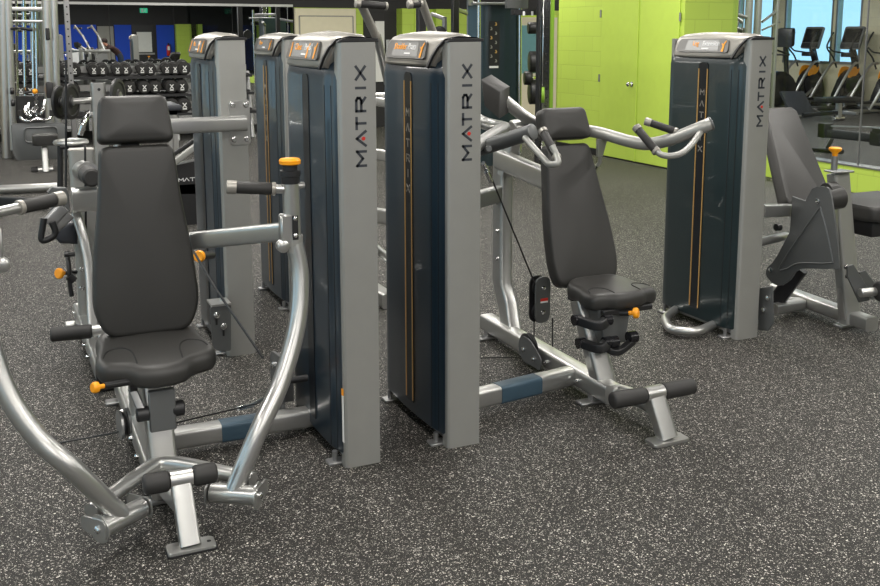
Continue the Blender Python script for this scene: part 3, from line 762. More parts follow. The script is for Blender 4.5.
# pulley discs on the left of the post
for k, (px, py, r) in enumerate(((119, 425, .052), (127, 421, .047))):
    c = ony(px, py, 3.47); bm = new_bm(); lathe(bm, c, (1, .1, 0), [(0, r), (.008, r)], 28); build('pulley_guard', bm, 'grey_plate' if k else 'steel', cp)
c = ony(122, 424, 3.47); bm = new_bm(); lathe(bm, c, (1, .1, 0), [(0, .045), (.003, .045), (.008, .038), (.014, .045), (.018, .045)], 28); build('pulley', bm, 'black', cp)
# seat, backrest, headrest
seat_mesh(cp, cx + .0, 3.56, .515, .41, .47, .035)
ol = rout([(-.15, 0), (.15, 0), (.192, .10), (.180, .30), (.148, .50), (.132, .705), (-.132, .705), (-.148, .50), (-.180, .30), (-.192, .10)], [.06, .06, .09, .2, .2, .035, .035, .2, .2, .09], 6)
bk0 = Vector((cx + .006, 3.655, .52)); bup = Vector((0, .13, 1)).normalized()
cushion(cp, 'backrest', ol, bk0, (1, 0, 0), bup, .065, .022, .012)
hd0 = bk0 + bup * .735 + Vector((-.0, -.005, 0))
ol = rout([(-.138, -.015), (.138, -.015), (.120, .160), (-.120, .160)], [.03, .03, .03, .03], 6)
cushion(cp, 'head_cushion', ol, hd0, (1, 0, 0), Vector((0, .28, 1)).normalized(), .065, .022, .010)
bm = new_bm(); box(bm, cx - .045, cx + .02, 3.80, 3.86, 1.20, 1.30); build('head_bracket', bm, 'black', cp)
# foot rest
bm = new_bm(); prism(bm, [(.468 + a, 2.985 + b, 0.0) for a, b in rout([(-.075, -.035), (.075, -.035), (.075, .035), (-.075, .035)], .012)], (0, 0, .014), .003, 1); fp = build('foot_plate', bm, 'silver', cp)
bm = new_bm(); cyl(bm, (.525, 2.985, .0145), (.525, 2.985, .0155), .007, 10); build('bolt_hole', bm, 'black', fp)
bm = new_bm(); prism(bm, [(.468 + a, 2.985 + b, -.0) for a, b in rout([(-.079, -.039), (.079, -.039), (.079, .039), (-.079, .039)], .012)], (0, 0, .006)); build('rubber_pad', bm, 'black', fp)
bm = new_bm(); beam(bm, [(.466, 2.99, .012), (.457, 3.07, .20)], .065, .05, (0, 1, 0), .22); build('foot_post', bm, 'silver', cp)
bm = new_bm(); beam(bm, [(.457, 3.05, .12), (cx - .02, 3.34, .075)], .05, .05); build('foot_strut', bm, 'silver', cp)
bm = new_bm(); cyl(bm, (.425, 3.07, .205), (.495, 3.07, .205), .030, 20); build('roller_axle', bm, 'silver', cp)
for a, b in ((.34, .425), (.495, .575)):
    bm = new_bm(); lathe(bm, (a, 3.07, .205), (1, 0, 0), [(0, .022), (.005, .031), (.012, .034), (b - a - .012, .034), (b - a - .005, .031), (b - a, .022)], 24); build('foot_roller', bm, 'rubber', cp)
# cables
def cable(root, pts, r=.0035, name='cable'):
    bm = new_bm(); tube(bm, pts, r, 6); return build(name, bm, 'black', root)
cable(cp, [onz(60, 443, .12), ony(118, 432, 3.47)])
cable(cp, [ony(170, 424, 3.52), ony(243, 407, 3.72)])
bm = new_bm(); tube(bm, [ony(238, 408.5, 3.70), ony(252, 405, 3.74), ony(262, 399, 3.85)], .009, 10); build('cable_fitting', bm, 'chrome', cp)

# ================================================================== SHOULDER PRESS (centre)
sx = 2.355
sp_ = thing('shoulder_press_machine', (sx, 3.8, 0), 'central shoulder press machine, its twin grips reaching out before the lime door', 'exercise machine')
tower(sp_, 1.53, 3.335, 'blue', ('Shoulder', 'Press'), 'orange', strip='white', gold=True)
bm = new_bm(); beam(bm, [onz(474, 399, .075), onz(572, 375, .075)], .075, .078); fr = build('cross_tube', bm, 'silver', sp_)
bm = new_bm(); beam(bm, [onz(497, 393.4, .075), onz(537, 383.6, .075)], .079, .082); build('tube_sleeve', bm, 'tape', fr)
bm = new_bm(); beam(bm, [(sx, 4.62, .075), (sx, 3.40, .075)], .085, .085); rl = build('main_rail', bm, 'silver', sp_)
bm = new_bm(); tube(bm, smooth_path([(sx + .01, 3.46, .075), (sx + .05, 3.34, .08), (sx + .06, 3.22, .085), (sx + .02, 3.10, .09)], 5), .036, 16); build('front_bend', bm, 'silver', rl)
for yy in (4.55, 3.52):
    b2 = new_bm(); box(b2, sx - .10, sx + .06, yy - .03, yy + .03, 0, .014, .004, 1); box(b2, sx - .04, sx + .04, yy - .02, yy + .02, .01, .04); build('rail_foot', b2, 'steel', rl)
for yy in (3.62, 3.9): b2 = new_bm(); bolt(b2, (sx - .043, yy, .07), (-1, 0, 0), .010, .012); build('bolt', b2, 'chrome', rl)
# upright column, lower end splayed
bm = new_bm(); beam(bm, [(2.395, 4.52, 1.12), (2.395, 4.52, .32), (2.40, 4.46, .20), (2.38, 4.38, .08)], .075, .11, (0, 1, 0)); col = build('back_column', bm, 'silver', sp_)
for z in (.75, .60, .45):
    for s in (-1, 1):
        b2 = new_bm(); bolt(b2, (2.395 + s * .037, 4.50, z + .06 * (s > 0)), (s, 0, 0), .010, .012); build('bolt', b2, 'chrome', col)
a = ony(480, 203, 4.4); bm = new_bm(); beam(bm, [(1.62, 4.0, .80), (1.62 + .3, 4.2, .80), (2.37, 4.50, .80)], .05, .085); build('tower_brace', bm, 'silver', sp_)
bm = new_bm(); beam(bm, [(2.36, 4.50, .985), (2.39, 4.04, .93)], .06, .10); beam(bm, [(2.39, 4.10, .94), (2.45, 3.98, .93)], .05, .08); build('pad_support', bm, 'silver', sp_)
bm = new_bm(); beam(bm, [(2.37, 4.46, .90), (2.42, 4.40, 1.16)], .06, .06, (0, 1, 0)); build('arm_post', bm, 'silver', sp_)
# seat post, seat, back
bm = new_bm(); beam(bm, [(sx + .02, 3.50, .08), (sx - .03, 3.62, .45)], .095, .08, (0, 1, 0)); spt = build('seat_post', bm, 'silver', sp_)
bm = new_bm(); prism(bm, [ony(px, py, 3.47) for px, py in ((597, 303), (632, 303), (626, 342), (604, 346))], (0, .09, 0), .006, 1); build('seat_bracket', bm, 'grey_plate', sp_)
for (y_, w_) in ((326, 0), (346, 1)):   # black linkage straps round the post with roller ends
    p0, p1 = ony(577 + 4 * w_, y_ - 6 + 3 * w_, 3.50), ony(607, y_ - 6 + 2 * w_, 3.42)
    bm = new_bm(); beam(bm, smooth_path([p0, (p0 + p1) / 2 + Vector((0, -.05, -.012)), p1], 5), .035, .040); build('link_strap', bm, 'black', sp_)
    for p in (p0, p1): bm = new_bm(); lathe(bm, p + Vector((-.018, 0, 0)), (1, 0, 0), [(0, .024), (.036, .024)], 18); build('link_roller', bm, 'blackgloss', sp_)
for px, py in ((613, 342), (632, 337)):
    c = ony(px, py, 3.42); bm = new_bm(); lathe(bm, c + Vector((-.02, 0, 0)), (1, 0, 0), [(0, .026), (.04, .026)], 18); build('link_roller', bm, 'blackgloss', sp_)
bm = new_bm(); beam(bm, smooth_path([ony(604, 346, 3.44), ony(617, 352, 3.40), ony(633, 341, 3.42)], 5), .03, .03); build('link_strap', bm, 'black', sp_)
knob_pin(sp_, ony(629, 313, 3.42), ony(620, 313, 3.45), .013, .024)
seat_mesh(sp_, 2.455, 3.585, .505, .36, .33, .004)
ol = rout([(-.15, 0), (.16, 0), (.190, .10), (.180, .28), (.148, .48), (.118, .675), (-.118, .675), (-.140, .48), (-.168, .28), (-.172, .10)], [.06, .06, .09, .2, .2, .03, .03, .2, .2, .09], 6)
bk0 = Vector((2.455, 3.77, .465)); bup = Vector((-.025, .27, 1)).normalized()
cushion(sp_, 'backrest', ol, bk0, (1, 0, 0), bup, .075, .022, .012)
ol = rout([(-.138, 0), (.128, 0), (.105, .15), (-.138, .15)], [.03, .03, .03, .04], 6)
cushion(sp_, 'head_cushion', ol, bk0 + bup * .70 + Vector((.005, -.02, 0)), (1, 0, 0), Vector((0, .25, 1)).normalized(), .08, .022, .01)
# foot rest
fpc = onz(666, 440, .0)
bm = new_bm(); prism(bm, [(2.365 + a, 3.03 + b, 0) for a, b in rout([(-.085, -.038), (.085, -.038), (.085, .038), (-.085, .038)], .012)], (0, 0, .014), .003, 1); build('foot_plate', bm, 'silver', sp_)
bm = new_bm(); beam(bm, [(2.37, 3.035, .012), (2.345, 3.10, .18)], .075, .055, (0, 1, 0), .22); build('foot_post', bm, 'silver', sp_)
bm = new_bm(); cyl(bm, (2.30, 3.10, .185), (2.385, 3.10, .185), .031, 20); build('roller_axle', bm, 'silver', sp_)
for a, b in ((2.14, 2.30), (2.385, 2.545)):
    bm = new_bm(); lathe(bm, (a, 3.10, .185), (1, 0, 0), [(0, .022), (.005, .031), (.012, .034), (b - a - .012, .034), (b - a - .005, .031), (b - a, .022)], 24); build('foot_roller', bm, 'rubber', sp_)
# pivot head with counterweight
bm = new_bm(); pl = [ony(px, py, 4.15) for px, py in ((481, 78), (496, 72), (509, 86), (508, 101), (500, 116), (497, 112), (483, 96))]
cw = [ony(px, py, 4.05) for px, py in ((481, 80), (500, 92), (499, 119), (484, 106))]
prism(bm, cw, ony(510, 86, 4.15) - ony(500, 92, 4.05), .006, 2); build('counterweight', bm, 'vinyl', sp_)
A = ony(504, 100, 4.15); Bq = ony(545, 130, 4.15)
bm = new_bm(); tube(bm, [A, ony(521, 114, 4.15), Bq], .030, 18); build('counterweight_arm', bm, 'silver', sp_)
bm = new_bm(); cyl(bm, ony(512, 130, 4.2), ony(560, 121, 4.2), .048, 20, .004); ph = build('pivot_barrel', bm, 'silver', sp_)
bm = new_bm(); tube(bm, smooth_path([ony(474, 118, 4.0), ony(487, 124, 4.0), ony(505, 128, 4.1)], 4), .030, 14); tube(bm, [ony(503, 128, 4.05), ony(470, 150, 3.7)], .030, 14); build('linkage_tube', bm, 'silver', sp_)
bm = new_bm(); box(bm, ph.location.x + 0, 0.01, 0, .01, 0, .01) if False else bolt(bm, ony(512, 133, 4.1), (-1, -.3, 0), .02, .03); build('pivot_bolt', bm, 'chrome', ph)
# left lever: thick tube, end cap, looped handle
bm = new_bm(); tube(bm, [ony(476, 150, 3.85), ony(532, 132, 3.58)], .033, 20); la = build('press_arm', bm, 'grey_plate', sp_)
b2 = new_bm(); lathe(b2, ony(531.5, 132, 3.58), ony(532, 132, 3.58) - ony(476, 150, 3.85), [(0, .034), (.008, .034), (.010, .031)], 24); build('end_cap', b2, 'grey_plate', la)
b2 = new_bm(); cyl(b2, ony(487, 149, 3.76), ony(489, 149, 3.70), .014, 14, .003); build('stop_stud', b2, 'grey_plate', la)
b2 = new_bm(); tube(b2, fillet([ony(525, 138, 3.58), ony(549, 165, 3.34), ony(559, 164, 3.30), ony(556, 154, 3.34), ony(552, 146, 3.36)], .035, 6), .0135, 14); build('handle_tube', b2, 'silver_dull', la)
grip(la, ony(544, 133, 3.44), ony(556, 156, 3.34), .0175, .02)
# right lever: swept tube, two grips
bm = new_bm(); tube(bm, smooth_path([ony(575, 129, 4.05), ony(600, 133, 3.95), ony(628, 141, 3.8), ony(648, 144, 3.68), ony(672, 139, 3.56), ony(700, 128, 3.46), ony(711, 123.5, 3.44)], 6), .029, 20); ra = build('press_arm', bm, 'silver_dull', sp_)
b2 = new_bm(); lathe(b2, ony(710, 124, 3.44), ony(711, 123.5, 3.44) - ony(700, 128, 3.46), [(0, .031), (.008, .031), (.010, .028)], 24); build('end_cap', b2, 'grey_plate', ra)
b2 = new_bm(); tube(b2, smooth_path([ony(702, 130, 3.46), ony(692, 144, 3.38), ony(682, 153, 3.34), ony(670, 156, 3.33), ony(660, 154, 3.34), ony(655, 148, 3.36)], 5), .0135, 14); build('handle_tube', b2, 'silver_dull', ra)
grip(ra, ony(638.5, 130, 3.44), ony(655, 150, 3.36), .0175, .022)
grip(ra, ony(651, 123, 3.62), ony(674, 131, 3.55), .017, .03)
bm = new_bm(); tube(bm, [ony(674, 131, 3.55), ony(681, 133, 3.54)], .012, 10); build('handle_tube', bm, 'silver', ra)
bm = new_bm(); prism(bm, [ony(px, py, 3.93) for px, py in ((598, 139), (608, 139), (603, 157), (598, 157))], (0, .02, 0), .003, 1); tube(bm, [ony(600, 156, 3.95), ony(600, 162, 3.95), ony(597, 166, 3.96)], .010, 10); build('cable_clevis', bm, 'silver', ra)
cable(sp_, [ony(597, 166, 3.96), ony(592, 178, 4.0), ony(585, 230, 4.1)])
# floating pulley block and floor pulley
f0 = ony(543, 300, 3.95)
pl = rout([(-.045, -.115), (.045, -.115), (.045, .115), (-.045, .115)], .044, 6)
bm = new_bm(); prism(bm, [f0 + Vector((a * .97, a * .1, b)) for a, b in pl], (0, .008, 0), .002, 1); pb = build('pulley_block', bm, 'grey_plate', sp_)
bm = new_bm(); prism(bm, [f0 + Vector((a * .97 - .012, a * .1 + .035, b)) for a, b in pl], (0, .008, 0)); build('pulley_block_back', bm, 'black', pb)
for z in (-.06, .06):
    b2 = new_bm(); bolt(b2, f0 + Vector((0, 0, z)), (0, -1, 0), .011, .008); build('bolt', b2, 'chrome', pb)
    b2 = new_bm(); lathe(b2, f0 + Vector((-.006, .012, z)), (0, 1, 0), [(0, .042), (.018, .042)], 20); build('pulley', b2, 'black', pb)
b2 = new_bm(); box(b2, f0.x - .027, f0.x + .027, f0.y - .0015, f0.y + .002, f0.z - .006, f0.z + .008); build('warning_label', b2, 'red', pb)
b2 = new_bm(); box(b2, f0.x - .027, f0.x + .027, f0.y - .0015, f0.y + .002, f0.z - .014, f0.z - .006); build('warning_label', b2, 'lbl', pb)
cable(sp_, [ony(485, 162, 3.6), ony(535, 284, 3.95)], .004)
for k, (a, b) in enumerate((((483, 163), (488, 172)), ((486, 172), (491, 182)))):
    bm = new_bm(); cyl(bm, ony(a[0], a[1], 3.6), ony(b[0], b[1], 3.62), .010, 12); build('cable_fitting', bm, 'chrome', sp_)
cable(sp_, [ony(534, 318, 3.98), ony(534, 345, 4.1)]); cable(sp_, [ony(552.5, 318, 3.98), ony(552.5, 350, 3.98)])
c = onx(526, 349, 2.29)
bm = new_bm(); prism(bm, [c + Vector((0.0, 0, 0)) + Vector((-.012, a, b)) for a, b in rout([(-.16, -.06), (.02, -.06), (.065, .0), (.03, .065), (-.06, .065), (-.17, 0)], [.02, .05, .05, .05, .05, .02])], (.006, 0, 0)); build('pulley_guard', bm, 'grey_plate', sp_)
bm = new_bm(); lathe(bm, c, (1, 0, 0), [(-.002, .07), (.002, .078), (.016, .066), (.026, .078), (.03, .07)], 28); build('pulley', bm, 'black', sp_)
for a, b in ((0, 0), (-.10, -.02)): b2 = new_bm(); bolt(b2, c + Vector((-.012, a, b)), (-1, 0, 0), .012, .01); build('bolt', b2, 'chrome', sp_)
cable(sp_, [ony(481, 358, 3.95), ony(519, 357, 4.1)], .003)

# ================================================================== LEG EXTENSION (right)
le = thing('leg_extension_machine', (4.4, 4.1, 0), 'weight machine at far right with grey triangular guard plate and reclined pad', 'exercise machine')
tower(le, 3.522, 3.958, 'teal', ('Leg', 'Extension'), 'orange', L=.65, T=.145, strip='white', gold=True, figures=1)
# curved silver step bar at the tower foot
bm = new_bm(); tube(bm, fillet([onz(668, 307, .05) + Vector((.10, 0, 0)), onz(664, 318, .04), onz(670, 330, .04), onz(697, 332, .04), onz(716, 325, .05) + Vector((.08, .05, 0))], .06, 6), .024, 14); build('base_loop', bm, 'silver', le)
bm = new_bm(); prism(bm, [onx(px, py, 3.70) for px, py in ((757, 288), (772, 286), (773, 323), (768, 331), (758, 330))], (.012, 0, 0), .003, 1); bt = build('tower_bracket', bm, 'grey_plate', le)
for px, py in ((768, 298), (764, 310)): b2 = new_bm(); bolt(b2, onx(px, py, 3.70), (-1, 0, 0), .014, .012); build('bolt', b2, 'chrome', bt)
# reclined pad
P = [ony(768, 108, 4.95), ony(793, 107, 4.95), ony(828, 186, 4.50), ony(789, 205, 4.50)]
ux = Vector((1, 0, 0)); top = ony(781, 112, 4.95)
o_ = Vector((4.60, 4.42, .80)); up_ = Vector((0, .5, .62)).normalized()
bl = ony(788, 205, 4.40); br_ = ony(826, 182, 4.40); tl = ony(766, 108, 4.88); tr = ony(795, 107, 4.88)
bm = new_bm(); pl = [bl, ony(836, 205, 4.40), ony(822, 168, 4.52), ony(796, 109, 4.86), tl]
poly = rounded_poly([bl, Vector(ony(833, 200, 4.42)), tr, tl], [.06, .06, .03, .03], 5)
nrm = (poly[4] - poly[0]).cross(poly[14] - poly[0]).normalized()
if nrm.y > 0: nrm = -nrm
prism(bm, poly, -nrm * .085, .02, 3); build('backrest', bm, 'vinyl', le)
bm = new_bm(); beam(bm, [ony(795, 200, 4.5), ony(800, 240, 4.45), (4.55, 4.5, .3)], .06, .06, (0, 1, 0)); build('backrest_stem', bm, 'grey_plate', le)
# arms from the tower to the frame
bm = new_bm(); beam(bm, [onx(760, 211, 3.68), onx(790, 210, 4.1)], .06, .07); build('tower_arm', bm, 'silver', le)
bm = new_bm(); tube(bm, [onx(757, 243, 3.66), onx(786, 236, 4.1)], .024, 14); build('tower_strut', bm, 'silver', le)
bm = new_bm(); lathe(bm, onx(780, 227, 3.9), (-1, 0, 0), [(0, .02), (.03, .02)], 16); build('stop_bumper', bm, 'black', le)
# triangular guard plates
X = 3.95
tri = [onx(px, py, X) for px, py in ((808, 196), (814, 188), (824, 187), (831, 196), (839, 262), (832, 269), (800, 269), (790, 280), (778, 286), (767, 277), (767, 268), (777, 256))]
bm = new_bm(); prism(bm, closed_smooth(tri, 3), (.010, 0, 0)); gp = build('guard_plate', bm, 'grey_plate', le)
c = sum(tri, Vector()) / len(tri)
ins = [onx(px, py, X) for px, py in ((816, 213), (822, 213), (832, 256), (829, 263), (799, 263), (786, 269), (781, 265))]
bm = new_bm(); pp_ = closed_smooth(ins, 4); pp_.append(pp_[0]); tube(bm, [p - Vector((.001, 0, 0)) for p in pp_], .0045, 6); build('pressed_rib', bm, 'grey_plate', gp)
for px, py in ((818, 201), (771, 270)): b2 = new_bm(); bolt(b2, onx(px, py, X - .002), (-1, 0, 0), .014, .008); build('bolt', b2, 'chrome', gp)
tri2 = [onx(px, py, X + .10) for px, py in ((792, 196), (812, 203), (822, 215), (800, 262), (781, 262), (790, 232))]
bm = new_bm(); prism(bm, tri2, (.010, 0, 0), .003, 1); build('guard_plate_inner', bm, 'grey_plate', le)
bm = new_bm(); beam(bm, [onx(800, 268, 4.1), onx(774, 305, 4.05)], .05, .09); build('black_strut', bm, 'black', le)
# floor rail
bm = new_bm(); beam(bm, [onz(781, 302, .06), onz(805, 303, .06)], .05, .06); beam(bm, [onz(775, 289, .07), onz(872, 324.5, .07)], .085, .075); rl = build('main_rail', bm, 'silver', le)
bm = new_bm(); p = onz(854, 327, 0); box(bm, p.x - .09, p.x + .1, p.y, p.y + .07, 0, .014, .003, 1); build('rail_foot', bm, 'silver', rl)
bm = new_bm(); beam(bm, [onz(774, 309, .06), onz(802, 304, .06)], .06, .06); build('cross_tube', bm, 'silver', le)
# post, tower arm of the lever, orange pin
post_b, post_t = ony(850, 322, 3.86), ony(838, 173, 3.92)
bm = new_bm(); beam(bm, [post_b, post_t], .11, .075, (0, 1, 0)); po = build('front_post', bm, 'silver_dull', le)
bm = new_bm(); p = ony(840, 172, 3.9); box(bm, p.x - .07, p.x + .055, p.y - .05, p.y + .05, p.z, p.z + .010, .003, 1); build('post_plate', bm, 'steel', po)
bm = new_bm(); beam(bm, [ony(832, 205, 3.9), ony(840, 250, 3.9), ony(846, 318, 3.86)], .06, .05, (0, 1, 0)); build('post_brace', bm, 'silver', po)
pk = ony(834, 170, 3.84); 
bm = new_bm(); cyl(bm, pk, pk + Vector((0, 0, .075)), .017, 16); s_ = build('pull_pin', bm, 'steel', le)
bm = new_bm(); lathe(bm, pk + Vector((0, 0, .072)), (0, 0, 1), [(0, .012), (.02, .016), (.034, .032), (.046, .034), (.05, .026)], 20); build('knob', bm, 'orange', s_)
c = ony(834, 198, 3.84); bm = new_bm(); lathe(bm, c, (1, -.15, .1), [(-.06, .05), (-.05, .062), (.04, .062), (.05, .05)], 24); build('cam_hub', bm, 'vinyl', le)
c = ony(830, 192, 3.86); bm = new_bm(); lathe(bm, c, (1, 0, 0), [(-.03, .05), (.03, .055)], 20); build('hub_cover', bm, 'vinyl', le)
# seat pads at the right
st = ony(857, 216, 3.95)
bm = new_bm(); prism(bm, rounded_poly([Vector((st.x - .05, 3.78, st.z - .01)), Vector((st.x + .5, 3.78, st.z - .01)), Vector((st.x + .5, 4.22, st.z - .01)), Vector((st.x - .05, 4.22, st.z - .01))], .05, 5), (0, 0, .085), .02, 3); build('seat', bm, 'vinyl', le)
bm = new_bm(); box(bm, st.x - .02, st.x + .45, 3.82, 4.2, st.z - .10, st.z - .015, .01, 2); build('seat_frame', bm, 'black', le)
# ankle lever with roller
bm = new_bm(); prism(bm, [ony(px, py, 3.72) for px, py in ((846, 266), (852, 264), (868, 290), (868, 300), (858, 302), (846, 276))], (0, -.012, 0), .002, 1); build('lever_plate', bm, 'grey_plate', le)
bm = new_bm(); prism(bm, [ony(px, py, 3.86) for px, py in ((858, 272), (864, 270), (880, 292), (878, 299), (870, 299), (859, 280))], (0, -.012, 0), .002, 1); build('lever_plate', bm, 'grey_plate', le)
p = ony(860, 293, 3.66); bm = new_bm(); cyl(bm, p, ony(880, 291, 3.64), .024, 20, .003); build('roller_axle', bm, 'silver', le)
bm = new_bm(); cyl(bm, ony(878, 292, 3.62), ony(905, 288, 3.6), .055, 24, .01); build('ankle_roller', bm, 'rubber', le)
for px, py in ((846, 267), (847, 276)): b2 = new_bm(); bolt(b2, ony(px, py, 3.80), (0, -1, 0), .014, .012); build('bolt', b2, 'chrome', le)

# ================================================================== REAR MACHINE with tower B (left, behind the chest press)
rm = thing('seated_row_machine', (.4, 5.0, 0), 'weight machine directly behind the chest press, silver beam bolted onto its grey tower panel', 'exercise machine')
tower(rm, .985, 4.83, 'blue', ('Pec', 'Fly'), 'orange', strip=None, gold=False, logo=False, figures=2)
bm = new_bm(); beam(bm, [(.50, 4.74, 1.195), (1.10, 4.76, 1.195)], .07, .072); build('top_beam', bm, 'silver', rm)
bm = new_bm(); prism(bm, [(1.085 + a, 4.828, 1.20 + b) for a, b in rout([(-.05, -.115), (.05, -.115), (.05, .10), (-.05, .10)], .015)], (0, -.012, 0), .002, 1); pl_ = build('mount_plate', bm, 'silver', rm)
for a in (-.032, .032):
    for b in (-.09, .08): b2 = new_bm(); lathe(b2, (1.085 + a, 4.816, 1.20 + b), (0, -1, 0), [(0, .014), (.003, .014), (.004, .009), (.012, .009)], 12); build('bolt', b2, 'chrome', pl_)
bm = new_bm(); prism(bm, [ony(px, py, 4.72) for px, py in rounded_poly([(210, 306, 0), (231, 305, 0), (231, 351, 0), (213, 351, 0)], [4, 1, 3, 8], 4) and [(q.x, q.y) for q in rounded_poly([(210, 306, 0), (231, 305, 0), (231, 351, 0), (213, 351, 0)], [4, 1, 3, 8], 4)]], (0, .012, 0)); bt = build('tower_bracket', bm, 'grey_plate', rm)
bm = new_bm(); p, q = ony(211, 306, 4.72), ony(231, 305, 4.72); box(bm, p.x, q.x, 4.71, 4.83, p.z - .004, p.z + .006); cyl(bm, ony(222, 305, 4.78), ony(222, 298, 4.78), .012, 12); build('bracket_flange', bm, 'silver', bt)
for px, py in ((216.5, 315), (223.5, 326)): b2 = new_bm(); bolt(b2, ony(px, py, 4.72), (0, -1, 0), .016, .012); build('bolt', b2, 'chrome', bt); b2 = new_bm(); p = ony(px, py + 6, 4.718); box(b2, p.x - .005, p.x + .005, 4.716, 4.7195, p.z - .02, p.z + .01); build('slot', b2, 'black', bt)
# its rail running back, the post with bolts, foot roller in front
bm = new_bm(); beam(bm, [(.385, 4.60, .06), (.37, 5.85, .06)], .10, .085); rl = build('main_rail', bm, 'silver', rm)
bm = new_bm(); box(bm, .33, .44, 4.57, 4.61, .0, .10, .01, 2); build('rail_end_cap', bm, 'black', rl)
for yy in (4.95, 5.15, 5.8): b2 = new_bm(); bolt(b2, (.333, yy, .06), (-1, 0, 0), .012, .02); build('bolt', b2, 'chrome', rl)
bm = new_bm(); p = onz(66, 330, 0); box(bm, .27, .40, 5.72, 5.80, 0, .014, .003, 1); build('rail_foot', bm, 'silver', rl)
bm = new_bm(); beam(bm, [(.40, 5.62, .08), (.40, 5.62, 1.01)], .13, .11, (0, 1, 0)); po = build('back_column', bm, 'silver_dull', rm)
bm = new_bm(); box(bm, .338, .462, 5.57, 5.67, 1.005, 1.015, .003, 1); build('column_cap', bm, 'cap', po)
bm = new_bm(); beam(bm, smooth_path([ony(76, 214, 5.3), ony(84, 240, 5.25), ony(90, 275, 5.2), ony(93, 330, 5.1)], 5), .05, .09, (0, 1, 0)); build('curved_brace', bm, 'silver', po)
for px, py in ((82, 269), (82, 288)): b2 = new_bm(); bolt(b2, ony(px, py, 5.5), (0, -1, 0), .014, .01); build('bolt', b2, 'chrome', po)
bm = new_bm(); tube(bm, [ony(83, 171, 5.35), ony(88, 173, 5.2)], .055, 20); tb = build('pivot_tube', bm, 'silver', rm)
bm = new_bm(); cyl(bm, ony(87, 174, 5.2), ony(92, 178, 5.0), .045, 20, .01); build('pivot_rubber', bm, 'rubber', tb)
bm = new_bm(); beam(bm, [ony(72, 200, 5.2), ony(110, 197, 5.2)], .09, .12); build('side_beam', bm, 'silver', rm)
bm = new_bm(); prism(bm, [ony(px, py, 5.1) for px, py in ((47, 192), (52, 187), (66, 188), (69, 193), (70, 212), (60, 222), (46, 222), (54, 206))], (0, .03, 0), .004, 1); build('swivel_plate', bm, 'grey_plate', rm)
bm = new_bm(); beam(bm, [ony(48, 224, 5.05), ony(64, 207, 5.05)], .06, .06); beam(bm, [ony(55, 228, 5.05), ony(70, 214, 5.05)], .05, .05); build('swivel_arm', bm, 'steel', rm)
c = [ony(px, py, 5.35) for px, py in ((55, 226), (78, 222), (78, 245), (60, 244), (54, 237))]
bm = new_bm(); prism(bm, c, (0, .30, 0), .02, 3); build('side_pad', bm, 'vinylside', rm)
bm = new_bm(); tube(bm, fillet([ony(44, 218, 5.0), ony(40, 243, 5.0), ony(57, 235, 5.0), ony(52, 222, 5.0)], .04), .016, 10); build('strap_handle', bm, 'black', rm)
knob_pin(rm, ony(64, 273, 5.25), ony(76, 272, 5.3), .012, .028)
bm = new_bm(); tube(bm, smooth_path([ony(67, 252, 5.25), ony(69, 268, 5.2), ony(70, 285, 5.2), ony(72, 296, 5.2)], 4), .012, 8); cyl(bm, ony(64, 255, 5.2), ony(75, 254, 5.2), .012, 8); cyl(bm, ony(69, 276, 5.2), ony(74, 281, 5.2), .022, 10); build('adjust_linkage', bm, 'black', rm)
bm = new_bm(); cyl(bm, (.155, 4.80, .235), (.34, 4.78, .235), .034, 20, .008); build('foot_roller', bm, 'rubber', rm)
bm = new_bm(); cyl(bm, (.34, 4.78, .235), (.40, 4.775, .235), .03, 18); beam(bm, [(.39, 4.78, .22), (.40, 4.70, .02)], .06, .05, (0, 1, 0)); build('foot_post', bm, 'silver', rm)
knob_pin(rm, ony(202, 256, 4.5), ony(212, 255, 4.6), .018, .028)
cable(rm, [ony(66, 60, 5.4), ony(66, 187, 5.4)], .006); cable(rm, [ony(85, 146, 5.3), ony(86, 236, 5.3)], .006)
cable(rm, [ony(180, 228, 4.6), ony(215, 288, 4.2), ony(263, 358, 3.9)], .006)

# ================================================================== tower A' machine between the front pair, arms rising above
hm = thing('high_row_machine', (2.2, 6.2, 0), 'weight machine standing behind the front two towers, white arms with black grips rising above', 'exercise machine')
tower(hm, 1.5, 5.50, 'blue', ('Row', ''), 'orange', strip='white', gold=True, logo=False, figures=1)
for (b0, b1, t0, t1) in (((377, 38), (356, -6), (352, 4), (389, 6)), ((435, 38), (419, -6), (404, 4.5), (424, 4))):
    bm = new_bm(); tube(bm, [ony(b0[0], b0[1], 5.7), ony(b1[0], b1[1], 5.6)], .026, 16); a_ = build('pull_arm', bm, 'cap', hm)
    g0 = ony(t0[0] + 8, t0[1], 5.55); g1 = ony(t1[0] - 4, t1[1], 5.55); 
    grip(a_, g0, g1, .022, .03, both=True)
    b2 = new_bm(); cyl(b2, ony(358 if b0[0] < 400 else 417, 1, 5.55), g0, .02, 12); build('grip_stem', b2, 'cap', a_)
bm = new_bm(); tube(bm, [ony(377, 36, 5.7), ony(392, 100, 5.9)], .026, 14); tube(bm, [ony(435, 36, 5.7), ony(440, 100, 5.9)], .026, 14); beam(bm, [ony(370, 99, 6.0), ony(450, 97, 6.0)], .06, .08); build('yoke', bm, 'silver', hm)
bm = new_bm(); beam(bm, [(2.05, 6.0, .05), (2.05, 6.0, 1.3)], .09, .09, (0, 1, 0)); build('back_column', bm, 'silver', hm)
for y_, w_ in ((101, .07), (154, .09), (215, .12)):
    bm = new_bm(); beam(bm, [ony(374, y_, 5.6), ony(400, y_ + 4, 5.6)], .05, w_ * .8); build('cross_tube', bm, 'silver', hm)
bm = new_bm(); tube(bm, [ony(372, 245, 5.5), ony(392, 262, 5.5)], .028, 12); build('lower_frame', bm, 'silver', hm)
bm = new_bm(); beam(bm, [(2.05, 5.3, .05), (2.05, 6.4, .05)], .09, .09); build('main_rail', bm, 'silver', hm)

